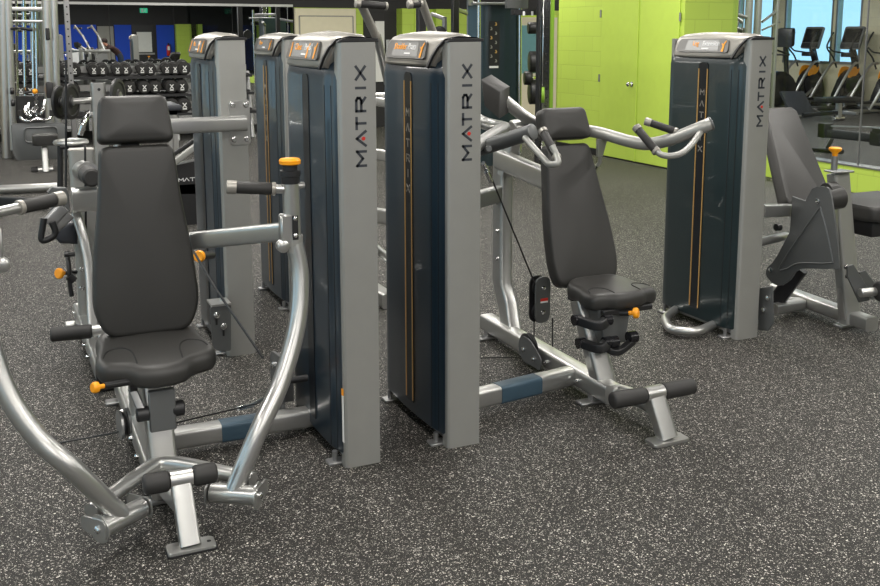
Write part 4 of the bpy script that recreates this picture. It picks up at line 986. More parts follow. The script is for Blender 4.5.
# ================================================================== BACKGROUND, left: dumbbell rack in front of the mirror
YD = 15.6
def xd(px, py=75): return ony(px, py, YD).x
rk = thing('dumbbell_rack', (xd(120), YD, 0), 'long three-tier black and grey dumbbell rack standing in front of the wall mirror', 'dumbbell rack')
lv = [ony(120, 75, YD).z, ony(120, 93, YD).z, ony(120, 112, YD).z]
xa, xb_ = xd(8), xd(250)
for i, z in enumerate(lv):
    yy = YD - .10 * i
    bm = new_bm(); box(bm, xa, xb_, yy - .12, yy + .26, z - .020, z - .010, 0, rot=Matrix.Rotation(R(8), 3, 'X')); box(bm, xa, xb_, yy - .16, yy - .13, z - .055, z - .015, 0); build('shelf_lip', bm, 'black', rk)
    bm = new_bm(); box(bm, xa, xb_, yy + .24, yy + .26, z + .03, z + .13, .004, 1); build('shelf_tray', bm, 'silver', rk)
for k in range(7):
    x = xa + (xb_ - xa) * k / 6
    bm = new_bm(); beam(bm, [(x, YD + .2, lv[0] + .02), (x, YD - .05, 0)], .06, .08, (0, 1, 0)); build('rack_leg', bm, 'steel', rk)
def make_db():
    t = thing('dumbbell', (0, 0, 0), 'x', 'dumbbell')
    r = .088
    for s in (-1, 1):
        bm = new_bm(); lathe(bm, (0, s * .055, 0), (0, s, 0), [(0, r * .8), (.012, r), (.075, r), (.088, r * .88), (.092, r * .62)], 18); h = build('head', bm, 'rubber', t)
        bm = new_bm(); lathe(bm, (0, s * .147, 0), (0, s, 0), [(0, r * .60), (.002, r * .60), (.0025, r * .50)], 18); build('end_ring', bm, 'iron', h)
        bm = new_bm(); y = s * .150
        box(bm, -.026, .026, min(y, y + s * .002), max(y, y + s * .002), -.045, -.028)
        prism(bm, [(a, y, b) for a, b in ((-.03, -.02), (-.008, .01), (-.03, .04), (-.014, .04), (0, .02), (.014, .04), (.03, .04), (.008, .01), (.03, -.02), (.014, -.02), (0, 0), (-.014, -.02))], (0, s * .002, 0))
        build('end_mark', bm, 'lbl', h)
    bm = new_bm(); lathe(bm, (0, -.06, 0), (0, 1, 0), [(0, .015), (.04, .017), (.08, .017), (.12, .015)], 12); build('handle', bm, 'chrome', t)
    return t
db = make_db(); used = False
ORD = ['first', 'second', 'third', 'fourth', 'fifth', 'sixth', 'seventh', 'eighth', 'ninth', 'tenth', 'eleventh', 'twelfth', 'thirteenth', 'fourteenth', 'fifteenth', 'sixteenth']
rows = [([(20, 1), (31, 1), (65, 1), (74.5, 1), (93, 1), (102, 1), (117, 1), (125, 1), (141.5, 1), (149.5, 1), (166, 1), (174, 1), (183, 1.15)], 70.3, 0, 'top'),
        ([(20, 1), (30, 1), (62, 1), (73, 1), (128, 1.08), (143, 1.08), (154, 1.08), (169.5, 1.12), (181, 1.12)], 87.5, 1, 'middle'),
        ([(60, 1.1), (72, 1.1), (160, 1.1), (171, 1.2), (183, 1.2)], 107, 2, 'bottom')]
for lst, py, i, nm in rows:
    for k, (px, sc) in enumerate(lst):
        if not used: o = db; used = True
        else: o = copy_tree(db)
        yy = YD - .10 * i + .03; p = ony(px, py, yy); z = lv[i] + .088 * sc + .006
        o.location = (p.x, yy, z); o.scale = (sc, sc, sc); o.rotation_euler = (R(8), 0, R(random.uniform(-3, 3)))
        o['label'] = '%s black dumbbell from the left on the %s shelf of the rack' % (ORD[k], nm)
        o['group'] = 'dumbbells on the %s shelf' % nm

# person leaning over the desk, seen in the mirror
def refl(px, py, Yr):
    p = ony(px, py, 2 * YF - Yr); return Vector((p.x, Yr, p.z))
pY = -4.0; pc = refl(121, 60, pY)
per = thing('person', (pc.x, pY, 0), 'person in a brown top and dark trousers leaning forward over a desk, in the mirror', 'person')
px0 = pc.x; 
def skin_body():
    V = [((0, 0, .92), .14), ((-.12, 0, 1.06), .14), ((-.30, 0, 1.17), .155), ((-.42, 0, 1.23), .075), ((-.48, -.0, 1.28), .055), ((-.54, 0, 1.36), .095), ((-.57, 0, 1.41), .08),
         ((-.31, .19, 1.17), .062), ((-.52, .22, 1.10), .048), ((-.72, .17, 1.08), .036), ((-.80, .15, 1.08), .035),
         ((-.31, -.19, 1.17), .062), ((-.52, -.22, 1.10), .048), ((-.72, -.17, 1.08), .036), ((-.80, -.15, 1.08), .035),
         ((.0, .10, .84), .10), ((.0, .11, .48), .068), ((.04, .11, .10), .045), ((-.10, .11, .04), .035),
         ((.0, -.10, .84), .10), ((-.04, -.11, .48), .068), ((.02, -.11, .10), .045), ((-.12, -.11, .04), .035)]
    Ed = [(0, 1), (1, 2), (2, 3), (3, 4), (4, 5), (5, 6), (2, 7), (7, 8), (8, 9), (9, 10), (2, 11), (11, 12), (12, 13), (13, 14), (0, 15), (15, 16), (16, 17), (17, 18), (0, 19), (19, 20), (20, 21), (21, 22)]
    me = bpy.data.meshes.new('body'); me.from_pydata([(px0 + v[0][0], pY + v[0][1], v[0][2]) for v in V], Ed, []); me.update()
    o = bpy.data.objects.new('body', me); COL.objects.link(o)
    md = o.modifiers.new('skin', 'SKIN'); md.use_smooth_shade = True
    lay = me.skin_vertices[0] if me.skin_vertices else None
    return o, V
bo, V = skin_body()
with bpy.context.temp_override(object=bo, active_object=bo):
    pass
me = bo.data
if not me.skin_vertices:
    pass
else:
    for i, v in enumerate(V): me.skin_vertices[0].data[i].radius = (v[1], v[1])
    me.skin_vertices[0].data[0].use_root = True
ss = bo.modifiers.new('sub', 'SUBSURF'); ss.levels = 1; ss.render_levels = 2
# skin on face and hands, brown top, denim legs: chosen by height and reach on the body surface
dg = bpy.context.evaluated_depsgraph_get(); bm2 = bpy.data.meshes.new_from_object(bo.evaluated_get(dg)); bpy.data.objects.remove(bo)
bm2.name = 'body'; bm2.materials.clear()
for n in ('brown', 'denim', 'skin', 'black'): bm2.materials.append(M[n])
for p_ in bm2.polygons:
    c = p_.center; x = c.x - px0
    p_.material_index = 3 if c.z < .09 else 1 if c.z < .95 else 2 if ((c.z > 1.25 and x < -.44) or x < -.70) else 0
    p_.use_smooth = True
bo = bpy.data.objects.new('body', bm2); COL.objects.link(bo); bo.parent = per; bo.matrix_parent_inverse = Matrix.Translation(-per.location)
bm = new_bm(); bmesh.ops.create_uvsphere(bm, u_segments=16, v_segments=10, radius=.105)
for v in bm.verts: v.co = Vector((v.co.x * 1.02, v.co.y * .9, v.co.z)) + Vector((px0 - .525, pY, 1.415))
build('hair', bm, 'hair', per)
dk = thing('reception_desk', (px0 - .6, pY, 0), 'dark and white desk the leaning person works at, in the mirror', 'desk')
bm = new_bm(); box(bm, px0 - 1.2, px0 - .5, pY - .45, pY + .45, 0, 1.0, .01, 1); build('desk_body', bm, 'steel', dk)
bm = new_bm(); box(bm, px0 - 1.25, px0 - .48, pY - .5, pY + .5, 1.0, 1.035, .005, 1); build('desk_top', bm, 'black', dk)
bm = new_bm(); box(bm, px0 - 1.7, px0 - 1.25, pY - .4, pY + .3, 0, 1.1, .02, 1); build('side_cabinet', bm, 'white', dk)
sc_ = thing('computer_screen', (px0 - .85, pY, 1.04), 'small screen on the desk in front of the leaning person', 'screen')
bm = new_bm(); box(bm, px0 - 1.1, px0 - 1.07, pY - .22, pY + .22, 1.12, 1.38, .005, 1); build('panel', bm, 'black', sc_)
bm = new_bm(); box(bm, px0 - 1.1, px0 - 1.06, pY - .03, pY + .03, 1.05, 1.14); box(bm, px0 - 1.15, px0 - 1.02, pY - .1, pY + .1, 1.04, 1.055); build('stand', bm, 'black', sc_)

# ------------------------------------------------------------------ cable machine far left
cm = thing('cable_machine', (.5, 14.4, 0), 'tall silver cable machine at the far left edge with weight stack behind a grey shield', 'cable machine')
YC = 14.2
def post(root, pa, pb, r, m='silver', nm='upright', Y=YC, n=16):
    bm = new_bm(); tube(bm, [ony(pa[0], pa[1], Y), ony(pb[0], pb[1], Y)], r, n); return build(nm, bm, m, root)
post(cm, (2, -12), (7, 158), .058); post(cm, (7, -12), (13, 150), .055)
post(cm, (46, -12), (51, 150), .062); post(cm, (53, -12), (58, 130), .05)
for px in (17, 24.5, 33, 36.5): post(cm, (px - 1, -8), (px + 1, 124), .016, 'chrome', 'guide_rod', YC + .1, 8)
bm = new_bm(); beam(bm, [ony(6, 9, YC), ony(44, 9, YC)], .05, .05); beam(bm, [ony(8, 21, YC), ony(44, 21.5, YC)], .03, .03); build('crossbar', bm, 'silver', cm)
bm = new_bm(); tube(bm, smooth_path([ony(9, 29, YC), ony(18, 28, YC - .1), ony(32, 30, YC)], 4), .02, 8); build('pull_bar', bm, 'black', cm)
bm = new_bm(); p, q = ony(15, 96, YC + .1), ony(47, 124, YC + .1); box(bm, p.x, q.x, YC + .05, YC + .2, q.z - .2, p.z, .01, 1); ws = build('weight_stack', bm, 'iron', cm)
bm = new_bm(); c = ony(35, 91.5, YC); bmesh.ops.create_uvsphere(bm, u_segments=14, v_segments=8, radius=.038, matrix=Matrix.Translation(c)); build('orange_knob', bm, 'orange', cm)
bm = new_bm(); cyl(bm, ony(24, 93, YC), ony(33, 91.5, YC), .018, 10); build('pin_sleeve', bm, 'black', cm)
for k, (px, py) in enumerate(((10, 91), (11, 103))): bm = new_bm(); cyl(bm, ony(px, py, YC - .1), ony(px + 4, py, YC - .1), .045, 16, .01); build('pulley_knob', bm, 'black', cm)
bm = new_bm(); p, q = ony(47, 82, YC - .08), ony(54, 98, YC - .08); box(bm, p.x - .02, q.x, YC - .16, YC - .04, q.z, p.z, .02, 2); build('trolley', bm, 'black', cm)
bm = new_bm(); p, q = ony(45, 28, YC - .05), ony(50, 40, YC - .05); box(bm, p.x, q.x, YC - .10, YC - .05, q.z, p.z, .01, 1); build('top_pulley', bm, 'black', cm)
bm = new_bm(); sp2 = rounded_poly([ony(11, 124, 13.9), ony(65, 123, 13.9), ony(65, 160, 13.9), ony(60, 165, 13.9), ony(20, 164, 13.9), ony(13, 155, 13.9)], [.03, .05, .1, .1, .15, .1], 4)
prism(bm, sp2, (0, .12, 0), .015, 2); sd = build('stack_shield', bm, 'grey_plate', cm)
p, q = ony(24, 128, 13.88), ony(58, 141, 13.88); bm = new_bm(); pr_ = [Vector((v[0], 13.885, v[1])) for v in [(a, b) for a, b in rout([(p.x, q.z), (q.x, q.z), (q.x, p.z), (p.x, p.z)], .05, 4)]]; pr_.append(pr_[0]); tube(bm, pr_, .012, 6); build('pressed_rib', bm, 'grey_plate', sd)
at_ = thing('bar_attachment', (ony(35, 119, 13.8).x, 13.8, ony(35, 119, 13.8).z), 'shiny chrome cable bar hanging above the grey shield at far left', 'cable attachment')
bm = new_bm(); tube(bm, smooth_path([ony(20, 110, 13.8), ony(21, 118, 13.8), ony(28, 121, 13.75), ony(37, 119, 13.75), ony(46, 120, 13.75), ony(51, 117, 13.8), ony(52, 110, 13.8)], 5), .022, 10); build('bar', bm, 'chrome', at_)
for px in (20, 52): bm = new_bm(); cyl(bm, ony(px, 110, 13.8), ony(px, 116, 13.8), .032, 12, .005); build('end_grip', bm, 'rubber', at_)
bm = new_bm(); 
for k in range(8):
    p = ony(36 + .3 * (k % 2), 96 + 2.9 * k, 13.9); lathe(bm, p, (k % 2, 1 - k % 2, .2), [(-.008, .03), (.008, .03)], 10)
build('chain', bm, 'chrome', at_)
hk = thing('handle_attachments', (ony(30, 112, 13.95).x, 13.95, ony(30, 112, 13.95).z), 'bunch of chrome pulley handles hanging in front of the black weight stack', 'cable attachment')
for k, (a, b, c_, d_) in enumerate(((26, 106, 30, 118), (29, 103, 28, 116), (44, 103, 40, 116), (33, 108, 41, 114), (45, 100, 43, 112))):
    bm = new_bm(); tube(bm, fillet([ony(a, b, 13.95), ony(a - 1.5, (b + d_) / 2, 13.9), ony(c_, d_, 13.9), ony(c_ + 2, (b + d_) / 2, 13.95)], .05), .016, 8); build('handle', bm, 'chrome', hk)
# low seat with stem
st_ = thing('workout_stool', (onz(45, 171).x, onz(45, 171).y, 0), 'small black pad seat on a silver stem with floor rollers, far left', 'seat')
ys_ = onz(45, 171).y
bm = new_bm(); p, q = ony(31, 135, ys_), ony(58, 144, ys_); prism(bm, rounded_poly([Vector((p.x, ys_ - .15, q.z)), Vector((q.x, ys_ - .15, q.z)), Vector((q.x, ys_ + .2, q.z)), Vector((p.x + .03, ys_ + .2, q.z))], .06, 5), (0, 0, p.z - q.z), .02, 2); build('pad', bm, 'vinyl', st_)
bm = new_bm(); beam(bm, [ony(44, 143, ys_), onz(46, 172)], .07, .07, (0, 1, 0)); build('stem', bm, 'silver', st_)
bm = new_bm(); tube(bm, [ony(38, 170, ys_), ony(53, 169, ys_)], .04, 14); build('axle', bm, 'silver', st_)
bm = new_bm(); tube(bm, [ony(31, 171, ys_), ony(38, 170, ys_)], .05, 14); build('roller', bm, 'rubber', st_)
# ring topped black stand
yr = 8.8; rs = thing('ring_top_stand', (ony(70, 180, yr).x, yr, 0), 'black tube stand with a silver ring on top, left of the headrest', 'stand')
bm = new_bm(); c = ony(71, 142, yr); 
ring = [c + Vector((.125 * math.cos(a), .16 * math.sin(a), 0)) for a in [2 * PI * k / 28 for k in range(29)]]
tube(bm, ring, .018, 8); build('top_ring', bm, 'silver', rs)
for (a, b) in (((60, 145), (58, 196)), ((83, 146), (84, 196))):
    bm = new_bm(); q = ony(b[0], 190, yr); tube(bm, [ony(a[0], a[1], yr), (q.x, yr, 0.0)], .024, 10); build('frame_leg', bm, 'black', rs)
bm = new_bm(); tube(bm, [ony(60, 147, yr - .12), ony(83, 147, yr - .12)], .02, 8); build('top_tube', bm, 'black', rs)
# floor level frame bars at left edge
lb = thing('floor_press_machine', (onz(20, 200).x, onz(20, 200).y, 0), 'silver and black floor bars crossing at the left edge behind the grip', 'machine frame')
bm = new_bm(); tube(bm, [onz(-12, 190, .05), onz(57, 187, .05)], .045, 14); build('silver_bar', bm, 'silver', lb)
bm = new_bm(); beam(bm, [onz(-12, 201, .06), onz(47, 204, .06)], .06, .10); build('black_bar', bm, 'black', lb)
bm = new_bm(); beam(bm, [onz(-12, 218, .02), onz(10, 207, .06)], .05, .04); build('black_brace', bm, 'black', lb)
# plate loaded machine: post with two plates on horns
yp = 12.0; pm = thing('plate_loaded_machine', (ony(98, 150, yp).x, yp, 0), 'silver post with weight plates on its side horns, just above the headrest', 'exercise machine')
bm = new_bm(); p = ony(97.5, 83, yp); beam(bm, [(p.x, yp, 0), (p.x, yp, p.z)], .165, .15, (0, 1, 0)); po = build('post', bm, 'silver', pm)
bm = new_bm(); cyl(bm, ony(99, 89.5, yp - .09), ony(99, 89.5, yp - .07), .018, 10); build('post_hole', bm, 'black', po)
bm = new_bm(); cyl(bm, ony(70, 101.5, yp - .05), ony(93, 100, yp), .035, 14); cyl(bm, ony(102, 99, yp), ony(122, 97, yp + .05), .035, 14); build('plate_horn', bm, 'silver', pm)
bm = new_bm(); tube(bm, smooth_path([ony(90, 112, yp), ony(84, 122, yp - .1), ony(80, 135, yp - .1)], 4), .035, 10); build('lever', bm, 'chrome', pm)
for k, (px, py, r, dx) in enumerate(((71, 101.5, .205, 0), (66.5, 102, .19, 0), (118, 95.5, .20, 0))):
    c = ony(px, py, yp - .05 + (0, -.0, .06)[k]) if k != 1 else ony(66.5, 102, yp + .05) + Vector((-.07, 0, 0))
    pt = thing('weight_plate', c, ['black weight plate with grey rim on the left horn, outer side', 'smaller black weight plate behind it at the left end of the horn', 'black weight plate on the right horn, half behind the headrest'][k], 'weight plate', 'weight plates on the horns')
    ax = Vector((1, -.55, 0)).normalized()
    bm = new_bm(); lathe(bm, c - ax * .02, ax, [(0, r * .94), (.006, r), (.034, r), (.04, r * .94), (.041, r * .80), (.030, r * .76), (.030, r * .36), (.042, r * .32), (.042, .03)], 32); build('disc', bm, 'iron', pt)
    bm = new_bm(); lathe(bm, c + ax * .021, ax, [(0, .045), (.012, .045), (.013, .03)], 18); build('hub_ring', bm, 'steel', pt)
# perforated rack upright at far left
def perforated(name, label, px, py0, Y, w=.07, zt=3.0, zb=0, m='steel', cat='rack'):
    p = ony(px, 40, Y); t = thing(name, (p.x, Y, 0), label, cat)
    bm = new_bm(); box(bm, p.x - w / 2, p.x + w / 2, Y - w / 2, Y + w / 2, 0, zt, .006, 1); u = build('upright', bm, m, t)
    z = .5; bm = new_bm()
    while z < zt - .05: cyl(bm, (p.x, Y - w / 2 - .002, z), (p.x, Y - w / 2 + .004, z), .012, 8); z += .1
    build('holes', bm, 'black', u)['kind'] = 'stuff'
    bm = new_bm(); box(bm, p.x - .25, p.x + .25, Y - .3, Y + .3, 0, .02, .004, 1); box(bm, p.x - w / 2, p.x + w / 2, Y, Y + .5, zt - .08, zt); build('foot_and_top', bm, m, t)
    return t
perforated('rack_upright', 'slim grey perforated rack post in front of the mirror, left of the leaning person', 68.5, 0, 14.6, .07)
# flat grey bench half hidden near tower B
fb = thing('flat_bench', (ony(172, 120, 13).x, 13, 0), 'light grey flat bench between the headrest and the rear tower', 'bench')
bm = new_bm(); p, q = ony(163, 105, 13), ony(181, 110, 13); box(bm, p.x, q.x, 12.9, 13.7, q.z, p.z, .02, 2); build('pad', bm, 'vinylside', fb)
bm = new_bm(); box(bm, q.x - .12, q.x - .05, 13.0, 13.08, 0, q.z); box(bm, p.x + .05, p.x + .11, 13.0, 13.08, 0, q.z); box(bm, p.x + .05, q.x - .05, 13.0, 13.05, q.z - .06, q.z); build('frame', bm, 'silver', fb)
# black MATRIX guard with grey lever beside tower B
gm = thing('plate_machine_guard', (ony(183, 190, 8.5).x, 8.5, 0), 'black guard panel with white lettering and a grey lever, beside the rear tower', 'exercise machine')
Yg = 8.5
bm = new_bm(); prism(bm, rounded_poly([ony(172, 166, Yg), ony(202, 160, Yg), ony(202, 194, Yg), ony(172, 194, Yg)], .03, 4), (0, .15, 0), .006, 1); gd = build('guard', bm, 'black', gm)
bm = new_bm()
p = ony(178.8, 181.5, Yg - .002); w = .048
for ch in 'MATRIX':
    bm = new_bm(); strokes(bm, ch, p, (1, 0, 0), (0, 0, 1), .038 if ch != 'I' else .012, .026, .006); build('letter', bm, 'white', gd); p = p + Vector((w if ch != 'I' else .03, 0, 0))
bm = new_bm(); beam(bm, [ony(171, 165, Yg - .1), ony(196, 146, Yg - .1)], .05, .05); build('lever', bm, 'silver_dull', gm)
bm = new_bm(); beam(bm, [ony(168, 158, Yg), ony(196, 139, Yg)], .04, .035); build('black_lever', bm, 'black', gm); bm = new_bm(); box(bm, ony(178, 190, Yg).x, ony(200, 190, Yg).x, Yg, Yg + .1, 0, ony(180, 185, Yg).z); build('support', bm, 'black', gm)

# ------------------------------------------------------------------ BACKGROUND, centre: functional trainer, rack, plates
YT = 10.9
ft = thing('functional_trainer', (ony(500, 60, YT).x, YT, 0), 'dark teal weight tower with pictogram strip, behind the shoulder press', 'cable machine')
x0_, x1_ = ony(482, 60, YT).x, ony(519, 60, YT).x
bm = new_bm(); prism(bm, [(x0_, YT + .02, 0), (x0_ + .05, YT - .03, 0), (x0_ + .12, YT - .05, 0), (x0_ + .24, YT - .05, 0), (x0_ + .26, YT - .06, 0), (x1_ - .02, YT - .05, 0), (x1_, YT + .02, 0), (x1_, YT + .4, 0), (x0_, YT + .4, 0)], (0, 0, ony(500, 5, YT).z)); sh2 = build('tower_shroud', bm, 'teal', ft)
bm = new_bm(); p, q = ony(489, 21, YT - .05), ony(499, 68, YT - .05); box(bm, p.x, q.x, YT - .056, YT - .049, q.z, p.z); build('picture_strip', bm, 'black', sh2)
for k in range(9):
    c = ony(491.3 + 4.6 * ((k + 1) % 2), 24 + 4.6 * k, YT - .057); bm = new_bm()
    prism(bm, [c + Vector((a, 0, b)) for a, b in ((-.018, -.018), (.0, .0), (-.012, .02), (.004, .02), (.016, 0), (.01, -.02))], (0, -.002, 0)); build('pictogram', bm, 'cap' if k % 3 else 'gold', sh2)
bm = new_bm(); p, q = ony(489, 66, YT - .05), ony(498, 68, YT - .05); box(bm, p.x, q.x, YT - .06, YT - .05, q.z, p.z); build('strip_caption', bm, 'lbl', sh2)
for px in (479, 520): post(ft, (px, -12), (px - .5, 190), .022, 'chrome', 'side_post', YT - .1, 10)
bm = new_bm(); beam(bm, [ony(472, 3.5, YT - .1), ony(521, 3.5, YT - .1)], .06, .035); beam(bm, [ony(481, -3, YT - .1), ony(519, -3, YT - .1)], .05, .05); build('top_bar', bm, 'steel', ft)
# power rack
YR = 10.0
pr2 = perforated('power_rack', 'chrome perforated power rack post with green side, left of the lime storeroom', 544.5, 0, YR, .10, 3.0, m='chrome')
p = ony(544, 40, YR)
bm = new_bm(); box(bm, p.x + .10, p.x + .15, YR + .02, YR + .08, 0, 3.0, .006, 1); build('green_upright', bm, 'greenpl', pr2)
bm = new_bm(); box(bm, p.x - .09, p.x - .062, YR - .03, YR + .03, 0, 3.0, .004, 1); build('inner_rail', bm, 'black', pr2)
bm = new_bm(); a, b = ony(519, 9, YR), ony(541, 15, YR); box(bm, a.x, b.x, YR + .1, YR + .2, b.z, a.z, .004, 1); cb_ = build('crossmember', bm, 'black', pr2)
for px in (524, 532.5, 540): bm = new_bm(); a = ony(px, 13, YR + .09); box(bm, a.x - .012, a.x + .012, YR + .09, YR + .10, a.z - .03, a.z + .02); build('number_tick', bm, 'white', cb_)
bm = new_bm(); a, b = ony(519, -8, YR), ony(541, 8, YR); box(bm, a.x, b.x, YR + .3, YR + .34, b.z, a.z, .004, 1); build('top_panel', bm, 'grey_plate', pr2)
ys2 = 11.3
sr = thing('storage_rack', (ony(532, 150, ys2).x, ys2, 0), 'storage posts holding black plates between teal tower and chrome rack', 'storage rack')
bm = new_bm(); a = ony(538, 50, ys2); box(bm, a.x, a.x + .06, ys2, ys2 + .06, 0, 2.2, .005, 1); build('post', bm, 'black', sr)
for k, (px, py, r, n, w) in enumerate(((534, 28, .075, 1, .16), (533, 62, .14, 1, .1), (533, 92, .16, 1, .1), (528, 78, .09, 1, .1))):
    c = ony(px, py, ys2 - .1 - .01 * k)
    bm = new_bm(); cyl(bm, c, (a.x + .03, ys2, c.z), .02, 10); build('horn', bm, 'chrome', sr)
    pt = thing('weight_plate', c, ['round black roller end held on the top horn of the storage posts', 'large black plate on the second horn of the storage posts', 'large black plate low on the storage posts beside the headrest', 'small black plate between the two large plates on the posts'][k], 'weight plate', 'plates on the storage posts')
    bm = new_bm(); ax = Vector((1, -.35, 0)).normalized(); lathe(bm, c - ax * w / 2, ax, [(0, r * .93), (.008, r), (w - .008, r), (w, r * .93), (w + .001, r * .75), (w - .008, r * .7), (w - .008, .05), (w + .006, .045)], 28); build('disc', bm, 'iron', pt)
    bm = new_bm(); lathe(bm, c + ax * (w / 2 + .006), ax, [(0, .03), (.008, .03)], 14); build('hub', bm, 'steel', pt)
c = ony(541.5, 95, YR - .2); gp2 = thing('weight_plate', c, 'lime ringed plate hanging on the front of the chrome rack', 'weight plate')
bm = new_bm(); ax = Vector((.85, -.5, 0)).normalized(); lathe(bm, c, ax, [(0, .085), (.004, .09), (.03, .09), (.034, .085), (.034, .075), (.028, .07), (.028, .03)], 28); build('disc', bm, 'greenpl', gp2)
bm = new_bm(); lathe(bm, c + ax * .028, ax, [(0, .05), (.006, .05), (.012, .03)], 18); build('hub', bm, 'steel', gp2)
# black rack post and grey arms on the lime wall
bk = thing('squat_rack', (ony(455, 50, 12).x, 12, 0), 'black rack post with grey side arms before the lime back wall', 'rack')
bm = new_bm(); a = ony(455, 30, 12); box(bm, a.x - .045, a.x + .045, 11.96, 12.04, 0, 2.6, .006, 1); build('upright', bm, 'black', bk)
bm = new_bm(); box(bm, a.x + .35, a.x + .42, 12.3, 12.37, 0, 2.4, .005, 1); build('upright', bm, 'steel', bk)
bm = new_bm(); beam(bm, [ony(456, 9, 12), ony(472, 15, 12.2)], .05, .05); build('arm', bm, 'steel', bk)
bm = new_bm(); beam(bm, [ony(432, 14, 12), ony(445, 19, 11.8)], .05, .05); beam(bm, [ony(444.5, 17, 11.8), ony(444.5, 36, 11.8)], .05, .06, (0, 1, 0)); build('arm', bm, 'steel', bk)
bk2 = thing('rack_column', (ony(421, 50, 11.5).x, 11.5, 0), 'black column behind the right white pull arm', 'rack')
bm = new_bm(); a = ony(421, 20, 11.5); box(bm, a.x - .05, a.x + .05, 11.45, 11.55, 0, 2.3, .006, 1); build('column', bm, 'black', bk2)
bm = new_bm(); lathe(bm, ony(438, 34, 11.4), (0, -1, 0), [(0, .09), (.05, .10), (.06, .07)], 20); build('plate_holder', bm, 'black', bk2)

# ------------------------------------------------------------------ BACKGROUND, right: cardio room behind the glass
def make_elliptical():
    t = thing('elliptical_trainer', (0, 0, 0), 'x', 'elliptical trainer')      # user looks to +X
    bm = new_bm(); prism(bm, closed_smooth([(.05, -.12, .10), (.75, -.12, .10), (.80, -.12, .45), (.66, -.12, .78), (.45, -.12, .86), (.22, -.12, .62)], 4), (0, .24, 0), .02, 2); dh = build('drive_housing', bm, 'blackgloss', t)
    for s in (-1, 1):
        bm = new_bm(); lathe(bm, (.45, s * .125, .50), (0, s, 0), [(0, .24), (.015, .25), (.03, .22), (.032, .1)], 24); build('crank_disc', bm, 'black', dh)
        bm = new_bm(); prism(bm, closed_smooth([(.28, s * .13, .70), (.50, s * .13, .74), (.60, s * .13, .90), (.36, s * .13, .92)], 3), (0, s * .02, 0)); build('orange_panel', bm, 'orange', dh)
        bm = new_bm(); tube(bm, smooth_path([(.42, s * .30, 1.02), (.25, s * .31, 1.0), (.0, s * .32, .72), (-.30, s * .33, .28), (-.46, s * .33, .10)], 5), .030, 12); build('side_rail', bm, 'silver', t)
        bm = new_bm(); tube(bm, smooth_path([(.38, s * .30, .90), (.28, s * .33, 1.14), (.10, s * .34, 1.34), (.16, s * .34, 1.52), (.26, s * .33, 1.68)], 5), .019, 10); build('moving_arm', bm, 'black', t)
        bm = new_bm(); prism(bm, rounded_poly([Vector((-.62, s * .20 - .08, .22)), Vector((-.22, s * .20 - .08, .22)), Vector((-.22, s * .20 + .08, .22)), Vector((-.62, s * .20 + .08, .22))], .04, 4), (0, 0, .05), .01, 1); build('pedal', bm, 'black', t)
        bm = new_bm(); beam(bm, [(-.60, s * .20, .20), (.10, s * .20, .20), (.42, s * .17, .40)], .05, .06); build('pedal_bar', bm, 'steel', t)
    bm = new_bm(); beam(bm, [(-.75, 0, .05), (.80, 0, .05)], .12, .08); box(bm, -.80, -.70, -.32, .32, 0, .07, .01, 1); box(bm, .72, .82, -.32, .32, 0, .07, .01, 1); build('base_frame', bm, 'steel', t)
    bm = new_bm(); beam(bm, [(.66, 0, .70), (.60, 0, 1.05), (.50, 0, 1.30)], .14, .10, (1, 0, 0)); build('mast', bm, 'black', t)
    up = Vector((.32, 0, 1)).normalized(); c = Vector((.46, 0, 1.55)); n = Vector((-1, 0, .32)).normalized(); rt = Vector((0, -1, 0))
    def slab(w, h0, h1, off, d, m, nm, par, r=.03):
        bm = new_bm(); pl = rout([(-w, h0), (w, h0), (w * 1.0, h1), (-w * 1.0, h1)], r, 4); prism(bm, [c + rt * a + up * b + n * off for a, b in pl], n * d, .004, 1); return build(nm, bm, m, par)
    cs = slab(.27, -.24, .27, 0, -.05, 'grey_plate', 'console', t, .04)
    slab(.235, -.10, .22, .001, .004, 'blackgloss', 'console_screen', cs, .01)
    slab(.24, -.22, -.12, .001, .02, 'black', 'console_tray', cs, .02)
    bm = new_bm(); tube(bm, fillet([(.45, -.12, 1.22), (.20, -.26, 1.26), (.10, -.30, 1.36)], .05), .018, 8); build('fixed_grip', bm, 'black', t)
    bm = new_bm(); tube(bm, fillet([(.45, .12, 1.22), (.20, .26, 1.26), (.10, .30, 1.36)], .05), .018, 8); build('fixed_grip', bm, 'black', t)
    bm = new_bm(); box(bm, .30, .50, -.14, .14, 1.14, 1.24, .02, 2); build('cup_holder', bm, 'black', t)
    return t
XE = 16.7
el = make_elliptical()
for k, (px, lab) in enumerate(((812, 'leftmost black elliptical trainer behind the glass, its screen against the bright window'), (852, 'middle one of the three elliptical trainers, in front of the window post'), (893, 'rightmost elliptical trainer, cut off by the right edge'), )):
    o = el if k == 0 else copy_tree(el)
    p = onx(px, 35, XE + .46); o.location = (XE, p.y, 0); o['label'] = lab; o['group'] = 'elliptical trainers by the window'
    o.rotation_euler.z = R(0)
